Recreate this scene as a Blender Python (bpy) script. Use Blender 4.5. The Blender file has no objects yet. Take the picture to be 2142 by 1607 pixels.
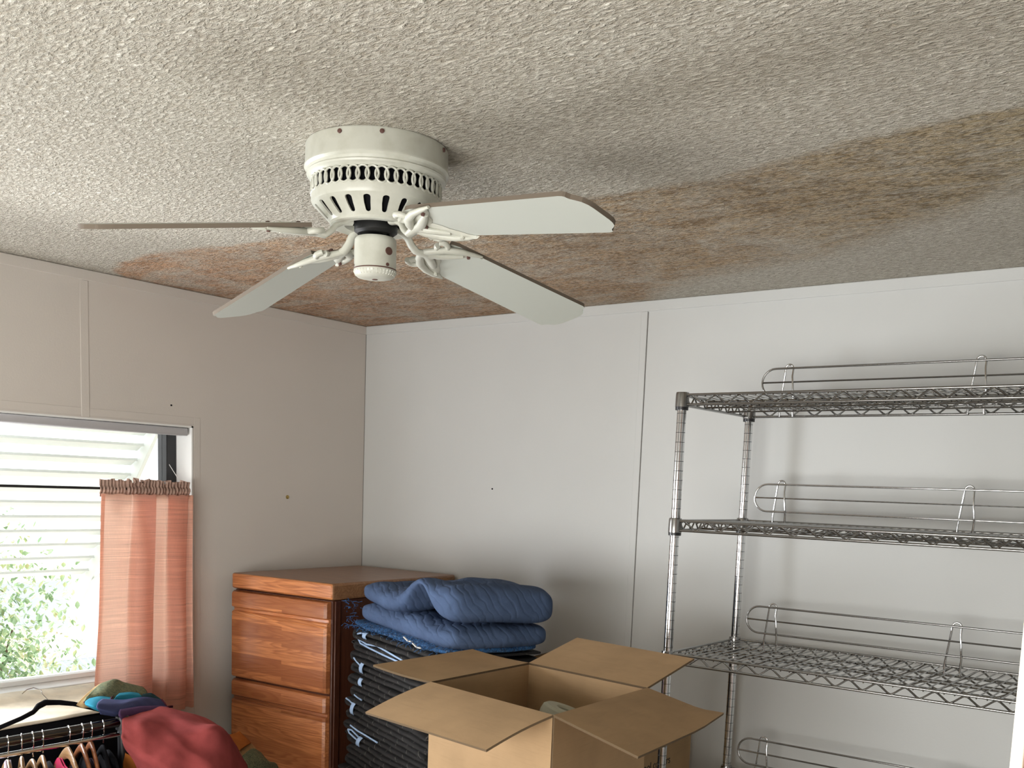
import bpy, bmesh, math, random
from mathutils import Vector, Matrix, noise
random.seed(7)
PI = math.pi
R_ = math.radians
scene = bpy.context.scene
COL = scene.collection

# ------------------------------------------------------------------ camera
CR = ((0.79155055, 0.61000561, 0.03661812),
      (0.10475683, -0.07641131, -0.99155803),
      (-0.60205792, 0.7887043, -0.12438567))      # right, down, forward
CF, CPX, CPY = 2169.875, 1054.03, 1294.58
CAM = Vector((3.09, -3.06, 1.56))
cd = bpy.data.cameras.new('camera')
cam = bpy.data.objects.new('camera', cd)
COL.objects.link(cam)
m = Matrix(((CR[0][0], -CR[1][0], -CR[2][0], CAM.x),
            (CR[0][1], -CR[1][1], -CR[2][1], CAM.y),
            (CR[0][2], -CR[1][2], -CR[2][2], CAM.z),
            (0, 0, 0, 1)))
cam.matrix_world = m
cd.sensor_fit = 'HORIZONTAL'
cd.sensor_width = 36.0
cd.lens = CF / 2142 * 36
cd.shift_x = (1071 - CPX) / 2142
cd.shift_y = (CPY - 803.5) / 2142
cd.clip_start = 0.02
cd.clip_end = 200
scene.camera = cam

# ------------------------------------------------------------------ world and light
w = bpy.data.worlds.new('world')
scene.world = w
w.use_nodes = True
bg = w.node_tree.nodes['Background']
bg.inputs['Color'].default_value = (0.93, 0.97, 1.0, 1)
bg.inputs['Strength'].default_value = 3.0


def area(name, loc, rot, sx, sy, energy, color, portal=False):
    l = bpy.data.lights.new(name, 'AREA')
    l.shape = 'RECTANGLE'
    l.size = sx
    l.size_y = sy
    l.energy = energy
    l.color = color
    if portal:
        l.cycles.is_portal = True
    o = bpy.data.objects.new(name, l)
    o.location = loc
    o.rotation_euler = rot
    COL.objects.link(o)
    return o


WY0, WY1, WZ0, WZ1 = -2.25, -0.83, 0.865, 1.735      # window opening
area('window_portal', (-0.14, (WY0 + WY1) / 2, (WZ0 + WZ1) / 2), (0, R_(-90), 0), WZ1 - WZ0, WY1 - WY0, 1, (1, 1, 1), True)
# daylight that enters through the window (just inside the pane, facing the room, tilted up from the sunny ground)
area('window_daylight', (-0.13, -1.93, 1.28), (0, R_(-120), 0), WZ1 - WZ0 - .10, .58, 46, (0.93, 0.96, 1.0))
# soft fill lamp added behind the camera; no window is built there
area('rear_fill', (2.2, -3.9, 1.15), (R_(104), 0, 0), 2.0, 1.2, 88, (1.0, 0.99, 0.95))

sun = bpy.data.lights.new('sun', 'SUN')
sun.energy = 12.0
sun.angle = R_(2)
sun.color = (1.0, 0.93, 0.82)
so = bpy.data.objects.new('sun', sun)
so.rotation_euler = (R_(35), R_(30), 0)
so.rotation_euler = Vector((0.02, -0.6, -1.0)).to_track_quat('-Z', 'Y').to_euler()
COL.objects.link(so)

scene.view_settings.view_transform = 'Standard'
scene.view_settings.look = 'None'
scene.view_settings.exposure = 0.0
scene.view_settings.gamma = 1.0
scene.view_settings.use_curve_mapping = False
try:
    scene.cycles.max_bounces = 8
    scene.cycles.diffuse_bounces = 5
    scene.cycles.transparent_max_bounces = 12
    scene.cycles.sample_clamp_indirect = 6
    scene.cycles.use_denoising = True
except Exception:
    pass


# ------------------------------------------------------------------ helpers
def at(px, py, ax, val):
    """point of the room on the plane axis=val that the photograph shows at px, py"""
    a, b = (px - CPX) / CF, (py - CPY) / CF
    v = Vector([CR[0][i] * a + CR[1][i] * b + CR[2][i] for i in range(3)])
    return CAM + v * ((val - CAM[ax]) / v[ax])


def tag(o, label=None, cat=None, group=None, kind=None):
    if label: o['label'] = label
    if cat: o['category'] = cat
    if group: o['group'] = group
    if kind: o['kind'] = kind
    return o


def empty(name, loc=(0, 0, 0), rz=0.0):
    o = bpy.data.objects.new(name, None)
    o.empty_display_size = 0.1
    o.location = loc
    o.rotation_euler = (0, 0, rz)
    COL.objects.link(o)
    return o


def copy_tree(o, parent=None):
    c = o.copy()
    COL.objects.link(c)
    if parent: c.parent = parent
    for ch in [x for x in bpy.data.objects if x.parent == o]:
        copy_tree(ch, c)
    return c


class MB:
    def __init__(s):
        s.v = []; s.f = []; s.mi = []

    def add(s, vs, fs, mat=0):
        n = len(s.v)
        s.v += [tuple(v) for v in vs]
        s.f += [tuple(i + n for i in f) for f in fs]
        s.mi += [mat] * len(fs)
        return s

    def box(s, lo, hi, mat=0, M=None):
        x0, y0, z0 = lo; x1, y1, z1 = hi
        vs = [Vector(p) for p in ((x0, y0, z0), (x1, y0, z0), (x1, y1, z0), (x0, y1, z0), (x0, y0, z1), (x1, y0, z1), (x1, y1, z1), (x0, y1, z1))]
        if M: vs = [M @ v for v in vs]
        return s.add(vs, ((0, 3, 2, 1), (4, 5, 6, 7), (0, 1, 5, 4), (1, 2, 6, 5), (2, 3, 7, 6), (3, 0, 4, 7)), mat)

    def tube(s, pts, r, n=6, cap=True, mat=0, closed=False, flat=None):
        pts = [Vector(p) for p in pts]
        rs = r if isinstance(r, (list, tuple)) else [r] * len(pts)
        N = len(pts)
        rings = []
        up = None
        for i, p in enumerate(pts):
            if closed: t = pts[(i + 1) % N] - pts[i - 1]
            else: t = pts[min(i + 1, N - 1)] - pts[max(i - 1, 0)]
            t.normalize()
            if up is None:
                up = Vector((0, 0, 1)) if abs(t.z) < .9 else Vector((1, 0, 0))
            a = t.cross(up)
            if a.length < 1e-5: a = t.cross(Vector((0, 1, 0)))
            a.normalize(); b = a.cross(t); b.normalize(); up = b
            fa = flat or 1.0
            rings.append([p + a * math.cos(2 * PI * k / n) * rs[i] * fa + b * math.sin(2 * PI * k / n) * rs[i] for k in range(n)])
        vs = [v for rg in rings for v in rg]
        fs = []
        for i in range(N if closed else N - 1):
            j = (i + 1) % N
            for k in range(n):
                k2 = (k + 1) % n
                fs.append((i * n + k, i * n + k2, j * n + k2, j * n + k))
        if cap and not closed:
            fs.append(tuple(range(n - 1, -1, -1)))
            fs.append(tuple((N - 1) * n + k for k in range(n)))
        return s.add(vs, fs, mat)

    def lathe(s, prof, c=(0, 0, 0), n=32, mat=0, M=None, capb=True, capt=True):
        vs = []; fs = []
        P = len(prof)
        for k in range(n):
            a = 2 * PI * k / n
            for r, z in prof:
                v = Vector((r * math.cos(a), r * math.sin(a), z))
                if M: v = M @ v
                vs.append(v + Vector(c))
        for k in range(n):
            k2 = (k + 1) % n
            for i in range(P - 1):
                fs.append((k * P + i, k2 * P + i, k2 * P + i + 1, k * P + i + 1))
        if capb and prof[0][0] > 1e-6: fs.append(tuple(k * P for k in range(n - 1, -1, -1)))
        if capt and prof[-1][0] > 1e-6: fs.append(tuple(k * P + P - 1 for k in range(n)))
        return s.add(vs, fs, mat)

    def grid(s, P, mat=0, wrap=False):
        nu = len(P); nv = len(P[0])
        vs = [p for row in P for p in row]
        fs = []
        for i in range(nu if wrap else nu - 1):
            i2 = (i + 1) % nu
            for j in range(nv - 1):
                fs.append((i * nv + j, i2 * nv + j, i2 * nv + j + 1, i * nv + j + 1))
        return s.add(vs, fs, mat)

    def build(s, name, mats, parent=None, smooth=35, bevel=0, solid=0, sub=0, offset=0):
        me = bpy.data.meshes.new(name)
        me.from_pydata(s.v, [], s.f)
        if not isinstance(mats, (list, tuple)): mats = [mats]
        for q in mats: me.materials.append(q)
        if len(mats) > 1: me.polygons.foreach_set('material_index', s.mi)
        bm = bmesh.new(); bm.from_mesh(me)
        bmesh.ops.remove_doubles(bm, verts=bm.verts, dist=1e-6)
        bmesh.ops.recalc_face_normals(bm, faces=bm.faces)
        bm.to_mesh(me); bm.free()
        if smooth:
            me.polygons.foreach_set('use_smooth', [True] * len(me.polygons))
            if smooth < 180: me.set_sharp_from_angle(angle=R_(smooth))
        me.update()
        o = bpy.data.objects.new(name, me)
        COL.objects.link(o)
        if parent: o.parent = parent
        if solid:
            md = o.modifiers.new('solid', 'SOLIDIFY'); md.thickness = solid; md.offset = offset
        if bevel:
            md = o.modifiers.new('bevel', 'BEVEL'); md.width = bevel; md.segments = 2; md.limit_method = 'ANGLE'; md.angle_limit = R_(40)
        if sub:
            md = o.modifiers.new('sub', 'SUBSURF'); md.levels = sub; md.render_levels = sub
        return o


def mat(name, color=(.8, .8, .8), rough=.6, metal=0.0, spec=None, **kw):
    q = bpy.data.materials.new(name)
    q.use_nodes = True
    b = q.node_tree.nodes['Principled BSDF']
    b.inputs['Base Color'].default_value = (*color, 1)
    b.inputs['Roughness'].default_value = rough
    b.inputs['Metallic'].default_value = metal
    if spec is not None: b.inputs['Specular IOR Level'].default_value = spec
    for k, v in kw.items(): b.inputs[k].default_value = v
    return q


class NT:
    """small node helper"""
    def __init__(s, q):
        s.t = q.node_tree; s.n = s.t.nodes; s.l = s.t.links
        s.b = s.n['Principled BSDF']

    def node(s, typ, **kw):
        x = s.n.new(typ)
        for k, v in kw.items():
            if hasattr(x, k): setattr(x, k, v)
            else: x.inputs[k.replace('_', ' ')].default_value = v
        return x

    def link(s, a, b): s.l.new(a, b)

    def coords(s, kind='Object', scale=(1, 1, 1), rot=(0, 0, 0)):
        tc = s.n.new('ShaderNodeTexCoord'); mp = s.n.new('ShaderNodeMapping')
        mp.inputs['Scale'].default_value = scale
        mp.inputs['Rotation'].default_value = rot
        s.link(tc.outputs[kind], mp.inputs[0])
        return mp.outputs[0]

    def noise(s, vec, scale, detail=4, rough=.55, dist=0.0):
        x = s.n.new('ShaderNodeTexNoise')
        x.inputs['Scale'].default_value = scale; x.inputs['Detail'].default_value = detail
        x.inputs['Roughness'].default_value = rough; x.inputs['Distortion'].default_value = dist
        s.link(vec, x.inputs['Vector'])
        return x.outputs['Fac']

    def ramp(s, fac, stops):
        x = s.n.new('ShaderNodeValToRGB')
        el = x.color_ramp.elements
        while len(el) > 1: el.remove(el[-1])
        for i, (p, c) in enumerate(stops):
            e = el[0] if i == 0 else el.new(p)
            e.position = p
            e.color = (*c, 1) if isinstance(c, (tuple, list)) else (c, c, c, 1)
        s.link(fac, x.inputs[0])
        return x.outputs[0]

    def math(s, op, a, b=None, c=None, clamp=False):
        x = s.n.new('ShaderNodeMath'); x.operation = op; x.use_clamp = clamp
        for i, q in enumerate((a, b, c)):
            if q is None: continue
            if isinstance(q, (int, float)): x.inputs[i].default_value = q
            else: s.link(q, x.inputs[i])
        return x.outputs[0]

    def mix(s, fac, a, b):
        x = s.n.new('ShaderNodeMix'); x.data_type = 'RGBA'
        for sock, q in ((x.inputs[0], fac), (x.inputs[6], a), (x.inputs[7], b)):
            if isinstance(q, (int, float)): sock.default_value = q
            elif isinstance(q, (tuple, list)): sock.default_value = (*q, 1)
            else: s.link(q, sock)
        return x.outputs[2]

    def color(s, c): s.link(c, s.b.inputs['Base Color'])

    def bump(s, h, strength=.3, dist=.01, chain=None):
        x = s.n.new('ShaderNodeBump')
        x.inputs['Strength'].default_value = strength; x.inputs['Distance'].default_value = dist
        s.link(h, x.inputs['Height'])
        if chain is not None: s.link(chain, x.inputs['Normal'])
        s.link(x.outputs[0], s.b.inputs['Normal'])
        return x.outputs[0]


def lin(r, g, b):
    f = lambda c: ((c / 255 + .055) / 1.055) ** 2.4 if c > 10 else c / 255 / 12.92
    return (f(r), f(g), f(b))


def nz(x, y, z=0, s=1.0):
    return noise.noise(Vector((x * s, y * s, z * s)))


# ------------------------------------------------------------------ materials
M = {}
# painted vinyl wall panels
def wall_mat(name, c):
    q = mat(name, c, .55, spec=.35); t = NT(q)
    v = t.coords('Object')
    n1 = t.noise(v, 1.3, 3); n2 = t.noise(v, 180, 2)
    t.color(t.mix(t.ramp(n1, [(.3, 0.0), (.75, 1.0)]), c, tuple(x * .93 for x in c)))
    t.bump(n2, .12, .002)
    return q
M['wall'] = wall_mat('wall_paint', (.61, .62, .61))
M['wall_left'] = wall_mat('wall_paint_warm_bounce', (.63, .585, .54))  # same paint as the other walls, warm bounce light put into its colour
M['wall_pink'] = wall_mat('pink_wall_paint', (.62, .34, .25))
M['trim'] = mat('white_trim', (.78, .78, .76), .4)
M['cream'] = mat('cream_trim', (.75, .70, .60), .5)
M['dark_gap'] = mat('dark_gap', (.16, .15, .14), .9)

# ceiling: brushed texture with a brown water stain
q = mat('ceiling_texture', (.6, .58, .52), .9, spec=.15); t = NT(q)
geo = t.node('ShaderNodeNewGeometry')
pos = geo.outputs['Position']
sep = t.node('ShaderNodeSeparateXYZ'); t.link(pos, sep.inputs[0])
X, Y = sep.outputs[0], sep.outputs[1]
mp = t.node('ShaderNodeMapping'); mp.inputs['Scale'].default_value = (1, 2.3, 1); mp.inputs['Rotation'].default_value = (0, 0, R_(28))
t.link(pos, mp.inputs[0])
nA = t.noise(mp.outputs[0], 64, 4, .62, .5)
nB = t.noise(pos, 190, 3, .6, .4)
stroke = t.ramp(nA, [(.34, 0.0), (.66, 1.0)])
h = t.math('ADD', t.math('MULTIPLY', stroke, 1.0), t.math('MULTIPLY', nB, .45))
t.bump(h, 1.0, .014)
# stain mask in room metres
wob = t.noise(pos, 5.5, 5, .6); wob2 = t.noise(pos, 30, 3, .6)
wobs = t.math('ADD', t.math('MULTIPLY', t.math('SUBTRACT', wob, .5), .22), t.math('MULTIPLY', t.math('SUBTRACT', wob2, .5), .05))
def fcurve(pts):
    fc = t.node('ShaderNodeFloatCurve')
    cv = fc.mapping.curves[0]
    for i, (a, b) in enumerate(pts):
        if i < 2: cv.points[i].location = (a / 4.0, (b + 3) / 3.0)
        else: cv.points.new(a / 4.0, (b + 3) / 3.0)
    fc.mapping.update()
    t.link(t.math('DIVIDE', X, 4.0), fc.inputs['Value'])
    return t.math('SUBTRACT', t.math('MULTIPLY', fc.outputs[0], 3.0), 3.0)
upc = fcurve([(0, -1.10), (.1, -1.20), (.35, -1.26), (.7, -1.23), (1.1, -1.17), (1.8, -1.12), (2.2, -1.15), (2.5, -1.20), (4.0, -1.25)])
loc_ = fcurve([(0, .2), (1.2, .2), (1.42, -.05), (1.7, -.22), (2.07, -.33), (2.4, -.55), (2.7, -.72), (4.0, -.8)])
yy = t.math('ADD', Y, t.math('MULTIPLY', wobs, .45))
up_ = t.math('DIVIDE', t.math('SUBTRACT', yy, upc), .03, clamp=True)
dn_ = t.math('DIVIDE', t.math('SUBTRACT', t.math('ADD', loc_, wobs), yy), .16, clamp=True)
mask = t.math('MULTIPLY', up_, dn_)
blot = t.ramp(t.noise(pos, 4.2, 6, .68, .8), [(.34, .30), (.50, .9), (.60, 1.0)])
stk = t.node('ShaderNodeMapping'); stk.inputs['Scale'].default_value = (1.2, 7, 1); t.link(pos, stk.inputs[0])
streak = t.ramp(t.noise(stk.outputs[0], 2.2, 5, .6, .5), [(.36, .45), (.50, 1.0), (.60, .65), (.8, 1.0)])
mask2 = t.math('MULTIPLY', mask, t.math('MULTIPLY', blot, streak))
# tide line along the far edge of the stain
tide = t.math('MULTIPLY', t.math('SUBTRACT', 1.0, t.math('ABSOLUTE', t.math('SUBTRACT', dn_, .45))), dn_)
fx = t.math('DIVIDE', X, 2.6, clamp=True)
stain_col = t.mix(fx, (.76, .46, .28), (.58, .46, .285))
stain_dark = t.mix(fx, (.36, .18, .095), (.20, .145, .075))
deep = t.ramp(t.math('ADD', t.math('MULTIPLY', t.noise(pos, 75, 3, .6), .6), t.math('MULTIPLY', t.noise(pos, 14, 4, .7), .4)), [(.44, 0.0), (.56, 1.0)])
stc = t.mix(t.math('MULTIPLY', deep, .8), stain_col, stain_dark)
base = t.mix(stroke, (.52, .46, .37), (.90, .855, .75))
# stain is weaker on the raised strokes, stronger in the recesses
m3 = t.math('MULTIPLY', mask2, t.math('SUBTRACT', 1.30, t.math('MULTIPLY', stroke, .62)), clamp=True)
t.color(t.mix(m3, base, stc))
M['ceiling'] = q

# painted metal of the fan
q = mat('fan_enamel', (.60, .61, .55), .32, spec=.5); t = NT(q)
n1 = t.noise(t.coords('Object'), 30, 4)
t.color(t.mix(t.ramp(n1, [(.45, 0.0), (.75, 1.0)]), (.56, .565, .50), (.48, .48, .41)))
M['fan'] = q
M['blade'] = mat('fan_blade_laminate', (.49, .51, .465), .38, spec=.4)
q = mat('blade_edge', (.20, .16, .12), .8); q.node_tree.nodes['Principled BSDF'].inputs['Base Color'].default_value = (.15, .12, .09, 1); M['blade_edge'] = q
M['black'] = mat('black_plastic', (.012, .012, .014), .35)
M['blackmatte'] = mat('black_matte', (.008, .008, .010), .9, spec=.05)
M['motor'] = mat('motor_dark', (.02, .02, .02), .5, metal=.4)
M['rust'] = mat('rusty_screw', (.10, .045, .035), .7)

# wood
def wood(name, c1, c2, c3, staves=True, axis='X', rough=.32, spec=.4):
    q = mat(name, c1, rough, spec=spec); t = NT(q)
    v = t.coords('Object', (1, 1, 1))
    mp = t.node('ShaderNodeMapping')
    mp.inputs['Scale'].default_value = (1.0, 6, 11) if axis == 'X' else (6, 6, 1.0)
    t.link(v, mp.inputs[0])
    sp = t.node('ShaderNodeSeparateXYZ'); t.link(v, sp.inputs[0])
    if staves:
        st = t.math('FLOOR', t.math('MULTIPLY', t.math('ADD', sp.outputs[2], t.math('MULTIPLY', t.math('GREATER_THAN', sp.outputs[0], .27), .013)), 17.0))
        off = t.node('ShaderNodeCombineXYZ'); t.link(t.math('MULTIPLY', st, 3.7), off.inputs[0]); t.link(t.math('MULTIPLY', st, 1.3), off.inputs[1])
        ad = t.node('ShaderNodeVectorMath', operation='ADD'); t.link(mp.outputs[0], ad.inputs[0]); t.link(off.outputs[0], ad.inputs[1])
        vec = ad.outputs[0]
        wn = t.node('ShaderNodeTexWhiteNoise', noise_dimensions='1D'); t.link(st, wn.inputs['W'])
        tone = wn.outputs['Value']
    else:
        vec = mp.outputs[0]; tone = None
    big = t.noise(vec, 1.5, 2, .5, .2)
    wv = t.math('FRACT', t.math('MULTIPLY', big, 14.0))
    rings = t.ramp(wv, [(0.0, 0.0), (.35, .25), (.8, 1.0), (1.0, .1)])
    mp2 = t.node('ShaderNodeMapping'); mp2.inputs['Scale'].default_value = (3, 60, 130) if axis == 'X' else (90, 90, 3); t.link(v, mp2.inputs[0])
    fine = t.noise(mp2.outputs[0], 3.0, 3, .6)
    c = t.mix(t.math('MULTIPLY', rings, .75), c1, c2)
    c = t.mix(t.ramp(fine, [(.42, 0.0), (.7, .7)]), c, c3)
    if tone is not None:
        c = t.mix(t.math('MULTIPLY', t.math('SUBTRACT', tone, .25, clamp=True), 1.1), c, c3)
    t.color(c)
    t.bump(t.math('ADD', fine, t.math('MULTIPLY', rings, .5)), .18, .002)
    return q
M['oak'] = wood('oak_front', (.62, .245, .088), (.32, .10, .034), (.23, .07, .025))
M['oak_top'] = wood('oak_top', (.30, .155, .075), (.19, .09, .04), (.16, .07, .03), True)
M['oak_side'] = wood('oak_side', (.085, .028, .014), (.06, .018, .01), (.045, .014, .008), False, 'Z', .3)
M['hanger_wood'] = wood('hanger_beech', (.30, .17, .075), (.22, .12, .05), (.18, .09, .035), False, 'X', .35)
M['hanger_wood2'] = wood('hanger_cherry', (.24, .085, .03), (.17, .055, .02), (.12, .04, .015), False, 'X', .35)

# cardboard
def card(name, c):
    q = mat(name, c, .85, spec=.15); t = NT(q)
    v = t.coords('Object')
    n1 = t.noise(v, 9, 4); n2 = t.noise(v, 260, 2)
    mp = t.node('ShaderNodeMapping'); mp.inputs['Scale'].default_value = (1, 1, 22); t.link(v, mp.inputs[0])
    n3 = t.noise(mp.outputs[0], 14, 3)
    c_ = t.mix(t.ramp(n1, [(.35, 0.0), (.7, 1.0)]), c, tuple(x * .86 for x in c))
    c_ = t.mix(t.ramp(n3, [(.52, 0.0), (.7, .25)]), c_, tuple(x * .72 for x in c))
    t.color(c_); t.bump(n2, .12, .001)
    return q
M['card'] = card('cardboard', (.42, .28, .155))
M['card_in'] = card('cardboard_inside', (.42, .28, .15))
M['card_edge'] = mat('cardboard_edge', (.13, .085, .045), .9)
M['ink'] = mat('black_ink', (.02, .018, .015), .8)
M['paper_roll'] = mat('pale_roll', (.42, .42, .33), .7)

# metals
def chrome(name, c, rough):
    q = mat(name, c, rough, metal=1.0); return q
M['chrome'] = chrome('chrome', (.72, .73, .74), .12)
M['wire'] = chrome('chrome_wire', (.36, .36, .355), .20)
M['rail'] = chrome('black_chrome', (.10, .10, .105), .16)
M['groove'] = mat('post_groove', (.06, .06, .065), .4, metal=.8)

# fabrics
def fabric(name, c, rough=.95, quilt=None, thread=None, sheen=.0, tscale=1.0):
    q = mat(name, c, rough, spec=.1); t = NT(q)
    v = t.coords('Object')
    n1 = t.noise(v, 14, 4); n2 = t.noise(v, 420, 2)
    col = t.mix(t.ramp(n1, [(.35, 0.0), (.7, 1.0)]), c, tuple(x * .72 for x in c))
    nb = None
    if quilt:
        wv = t.node('ShaderNodeTexWave', wave_type='BANDS', bands_direction='DIAGONAL')
        wv.inputs['Scale'].default_value = quilt; wv.inputs['Distortion'].default_value = 5.0
        wv.inputs['Detail'].default_value = 1.0; wv.inputs['Detail Scale'].default_value = 1.2
        t.link(v, wv.inputs['Vector'])
        groove = t.ramp(wv.outputs['Fac'], [(0.0, 0.0), (.35, .8), (1.0, 1.0)])
        nb = t.bump(groove, .32, .005)
    if thread:
        br = t.node('ShaderNodeTexWave', wave_type='BANDS', bands_direction='DIAGONAL')
        br.inputs['Scale'].default_value = 14 * tscale; br.inputs['Distortion'].default_value = 1.5
        t.link(t.coords('Object', (1, 1, 2.2), (.3, .2, .6)), br.inputs['Vector'])
        line = t.ramp(br.outputs['Fac'], [(.0, 1.0), (.012, 0.0)])
        dash = t.ramp(t.noise(v, 60, 1), [(.46, 0.0), (.52, 1.0)])
        col = t.mix(t.math('MULTIPLY', line, dash), col, thread)
    t.color(col)
    t.bump(n2, .25, .0015, nb)
    if sheen:
        t.b.inputs['Sheen Weight'].default_value = sheen
    return q
M['pad_black'] = fabric('black_quilted_pad', (.028, .027, .027), .7, None, (.11, .105, .095), tscale=.5)
M['binding'] = fabric('light_blue_binding', (.38, .52, .74))
M['quilt_blue'] = fabric('blue_quilt', (.070, .105, .19), .95, 17)
M['quilt_fray'] = mat('frayed_blue', (.03, .12, .3), .95); t = NT(M['quilt_fray'])
_v = t.coords('Object'); _n = t.noise(_v, 120, 3, .7, 1.0)
t.color(t.ramp(_n, [(.38, (.02, .022, .03)), (.48, (.015, .07, .19)), (.58, (.02, .13, .34)), (.66, (.12, .12, .11))]))
t.bump(_n, .8, .006)
M['white_cloth'] = fabric('white_cloth', (.70, .68, .64))
M['red'] = fabric('red_jersey', (.38, .080, .080), .95)
M['navy'] = fabric('navy_jersey', (.055, .065, .15))
M['purple'] = fabric('purple_jersey', (.09, .045, .11))
M['turq'] = fabric('turquoise_jersey', (.03, .27, .40))
M['teal'] = fabric('teal_jersey', (.015, .06, .075))
M['orange'] = fabric('orange_jersey', (.42, .14, .03))
M['tan'] = fabric('tan_jersey', (.50, .34, .17))
M['olive'] = fabric('olive_print', (.16, .175, .11)); t = NT(M['olive'])
_v = t.coords('Object'); _n = t.noise(_v, 55, 3, .5, 2.0)
t.color(t.ramp(_n, [(.44, (.21, .22, .13)), (.5, (.07, .10, .07)), (.56, (.20, .215, .13))]))
M['mauve'] = fabric('mauve_knit', (.38, .31, .35))
M['lace'] = fabric('white_lace', (.60, .56, .52))
M['crimson'] = fabric('crimson_knit', (.36, .015, .06))
M['navydark'] = fabric('dark_navy', (.012, .014, .026))
M['plum'] = fabric('dark_plum', (.03, .012, .022))
M['cream_cloth'] = fabric('cream_cloth', (.88, .78, .62))

# curtain: thin slub weave that lets daylight through
def curtain_mat(name, c, tr):
    q = bpy.data.materials.new(name); q.use_nodes = True
    t = NT(q)
    out = t.n['Material Output']
    v = t.coords('Object')
    mp = t.node('ShaderNodeMapping'); mp.inputs['Scale'].default_value = (5, 5, 260); t.link(v, mp.inputs[0])
    slub = t.noise(mp.outputs[0], 1.0, 3, .6)
    mp2 = t.node('ShaderNodeMapping'); mp2.inputs['Scale'].default_value = (900, 900, 60); t.link(v, mp2.inputs[0])
    warp = t.noise(mp2.outputs[0], 1.0, 2)
    f = t.math('ADD', t.math('MULTIPLY', slub, .8), t.math('MULTIPLY', warp, .2))
    cc = t.ramp(f, [(.26, tuple(x * .5 for x in c)), (.38, tuple(x * .88 for x in c)), (.56, c), (.7, tuple(min(1, x * 1.25) for x in c))])
    t.color(cc); t.b.inputs['Roughness'].default_value = .95; t.b.inputs['Specular IOR Level'].default_value = .05
    tl = t.node('ShaderNodeBsdfTranslucent'); t.link(cc, tl.inputs[0])
    mx = t.node('ShaderNodeMixShader'); mx.inputs[0].default_value = tr
    t.link(t.b.outputs[0], mx.inputs[1]); t.link(tl.outputs[0], mx.inputs[2])
    t.link(mx.outputs[0], out.inputs['Surface'])
    return q
M['curtain'] = curtain_mat('salmon_curtain', (.86, .54, .43), .66)
M['curtain_head'] = curtain_mat('salmon_curtain_header', (.48, .33, .27), .12)

q = mat('window_glass', (1, 1, 1), 0.0); t = NT(q)
gl = t.node('ShaderNodeBsdfGlossy'); gl.inputs['Roughness'].default_value = .02
tp = t.node('ShaderNodeBsdfTransparent'); mx = t.node('ShaderNodeMixShader')
fr = t.node('ShaderNodeFresnel'); fr.inputs['IOR'].default_value = 1.3
t.link(fr.outputs[0], mx.inputs[0]); t.link(tp.outputs[0], mx.inputs[1]); t.link(gl.outputs[0], mx.inputs[2])
t.link(mx.outputs[0], t.n['Material Output'].inputs['Surface'])
M['glass'] = q
M['awning'] = mat('awning_white', (.58, .62, .60), .5)
M['ground'] = mat('concrete_yard', (.55, .52, .46), .9)
t = NT(M['ground']); t.color(t.mix(t.noise(t.coords('Object'), 3, 4), (.6, .56, .49), (.42, .40, .36)))
M['leaf'] = mat('leaf', (.16, .26, .11), .5)
t = NT(M['leaf']); _n = t.noise(t.coords('Object'), 9, 3)
t.color(t.ramp(_n, [(.35, (.19, .30, .16)), (.5, (.30, .42, .26)), (.62, (.45, .48, .26)), (.72, (.50, .36, .24))]))
M['stem'] = mat('stem', (.12, .08, .05), .8)
M['house'] = mat('house_siding', (.72, .72, .70), .7)
M['houseblue'] = mat('house_window', (.34, .38, .45), .4)
M['carpet'] = mat('carpet_floor', (.32, .28, .23), .95)
t = NT(M['carpet']); _n = t.noise(t.coords('Object'), 260, 3); t.color(t.mix(_n, (.66, .62, .55), (.50, .47, .42))); t.bump(_n, .6, .01)
M['shade'] = mat('headrail_grey', (.42, .41, .42), .5)
M['brass'] = mat('brass_anchor', (.45, .33, .12), .4, metal=.8)

# ------------------------------------------------------------------ the room
CEIL = 2.19
XR, YF = 4.1, -4.0
def struct(name, mb, m_, parent=None, **kw):
    o = mb.build(name, m_, parent, **kw)
    if parent is None: o['kind'] = 'structure'
    return o
struct('floor', MB().box((-.0, YF, -.08), (XR, 0, 0)), M['carpet'], smooth=0)
struct('ceiling', MB().box((-.15, YF - .1, CEIL), (XR + .1, .12, CEIL + .1)), M['ceiling'], smooth=0)
struct('wall_back', MB().box((-.15, 0, -.08), (XR + .1, .12, CEIL)), M['wall'], smooth=0)
mb = MB()
mb.box((-.15, YF, -.08), (0, WY0, CEIL)); mb.box((-.15, WY1, -.08), (0, 0, CEIL))
mb.box((-.15, WY0, -.08), (0, WY1, WZ0)); mb.box((-.15, WY0, WZ1), (0, WY1, CEIL))
struct('wall_left', mb, M['wall_left'], smooth=0)
struct('wall_right', MB().box((XR, YF, -.08), (XR + .1, 0, CEIL)), M['wall'], smooth=0)
struct('wall_front', MB().box((-.15, YF - .1, -.08), (XR + .1, YF, CEIL)), M['wall'], smooth=0)
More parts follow.
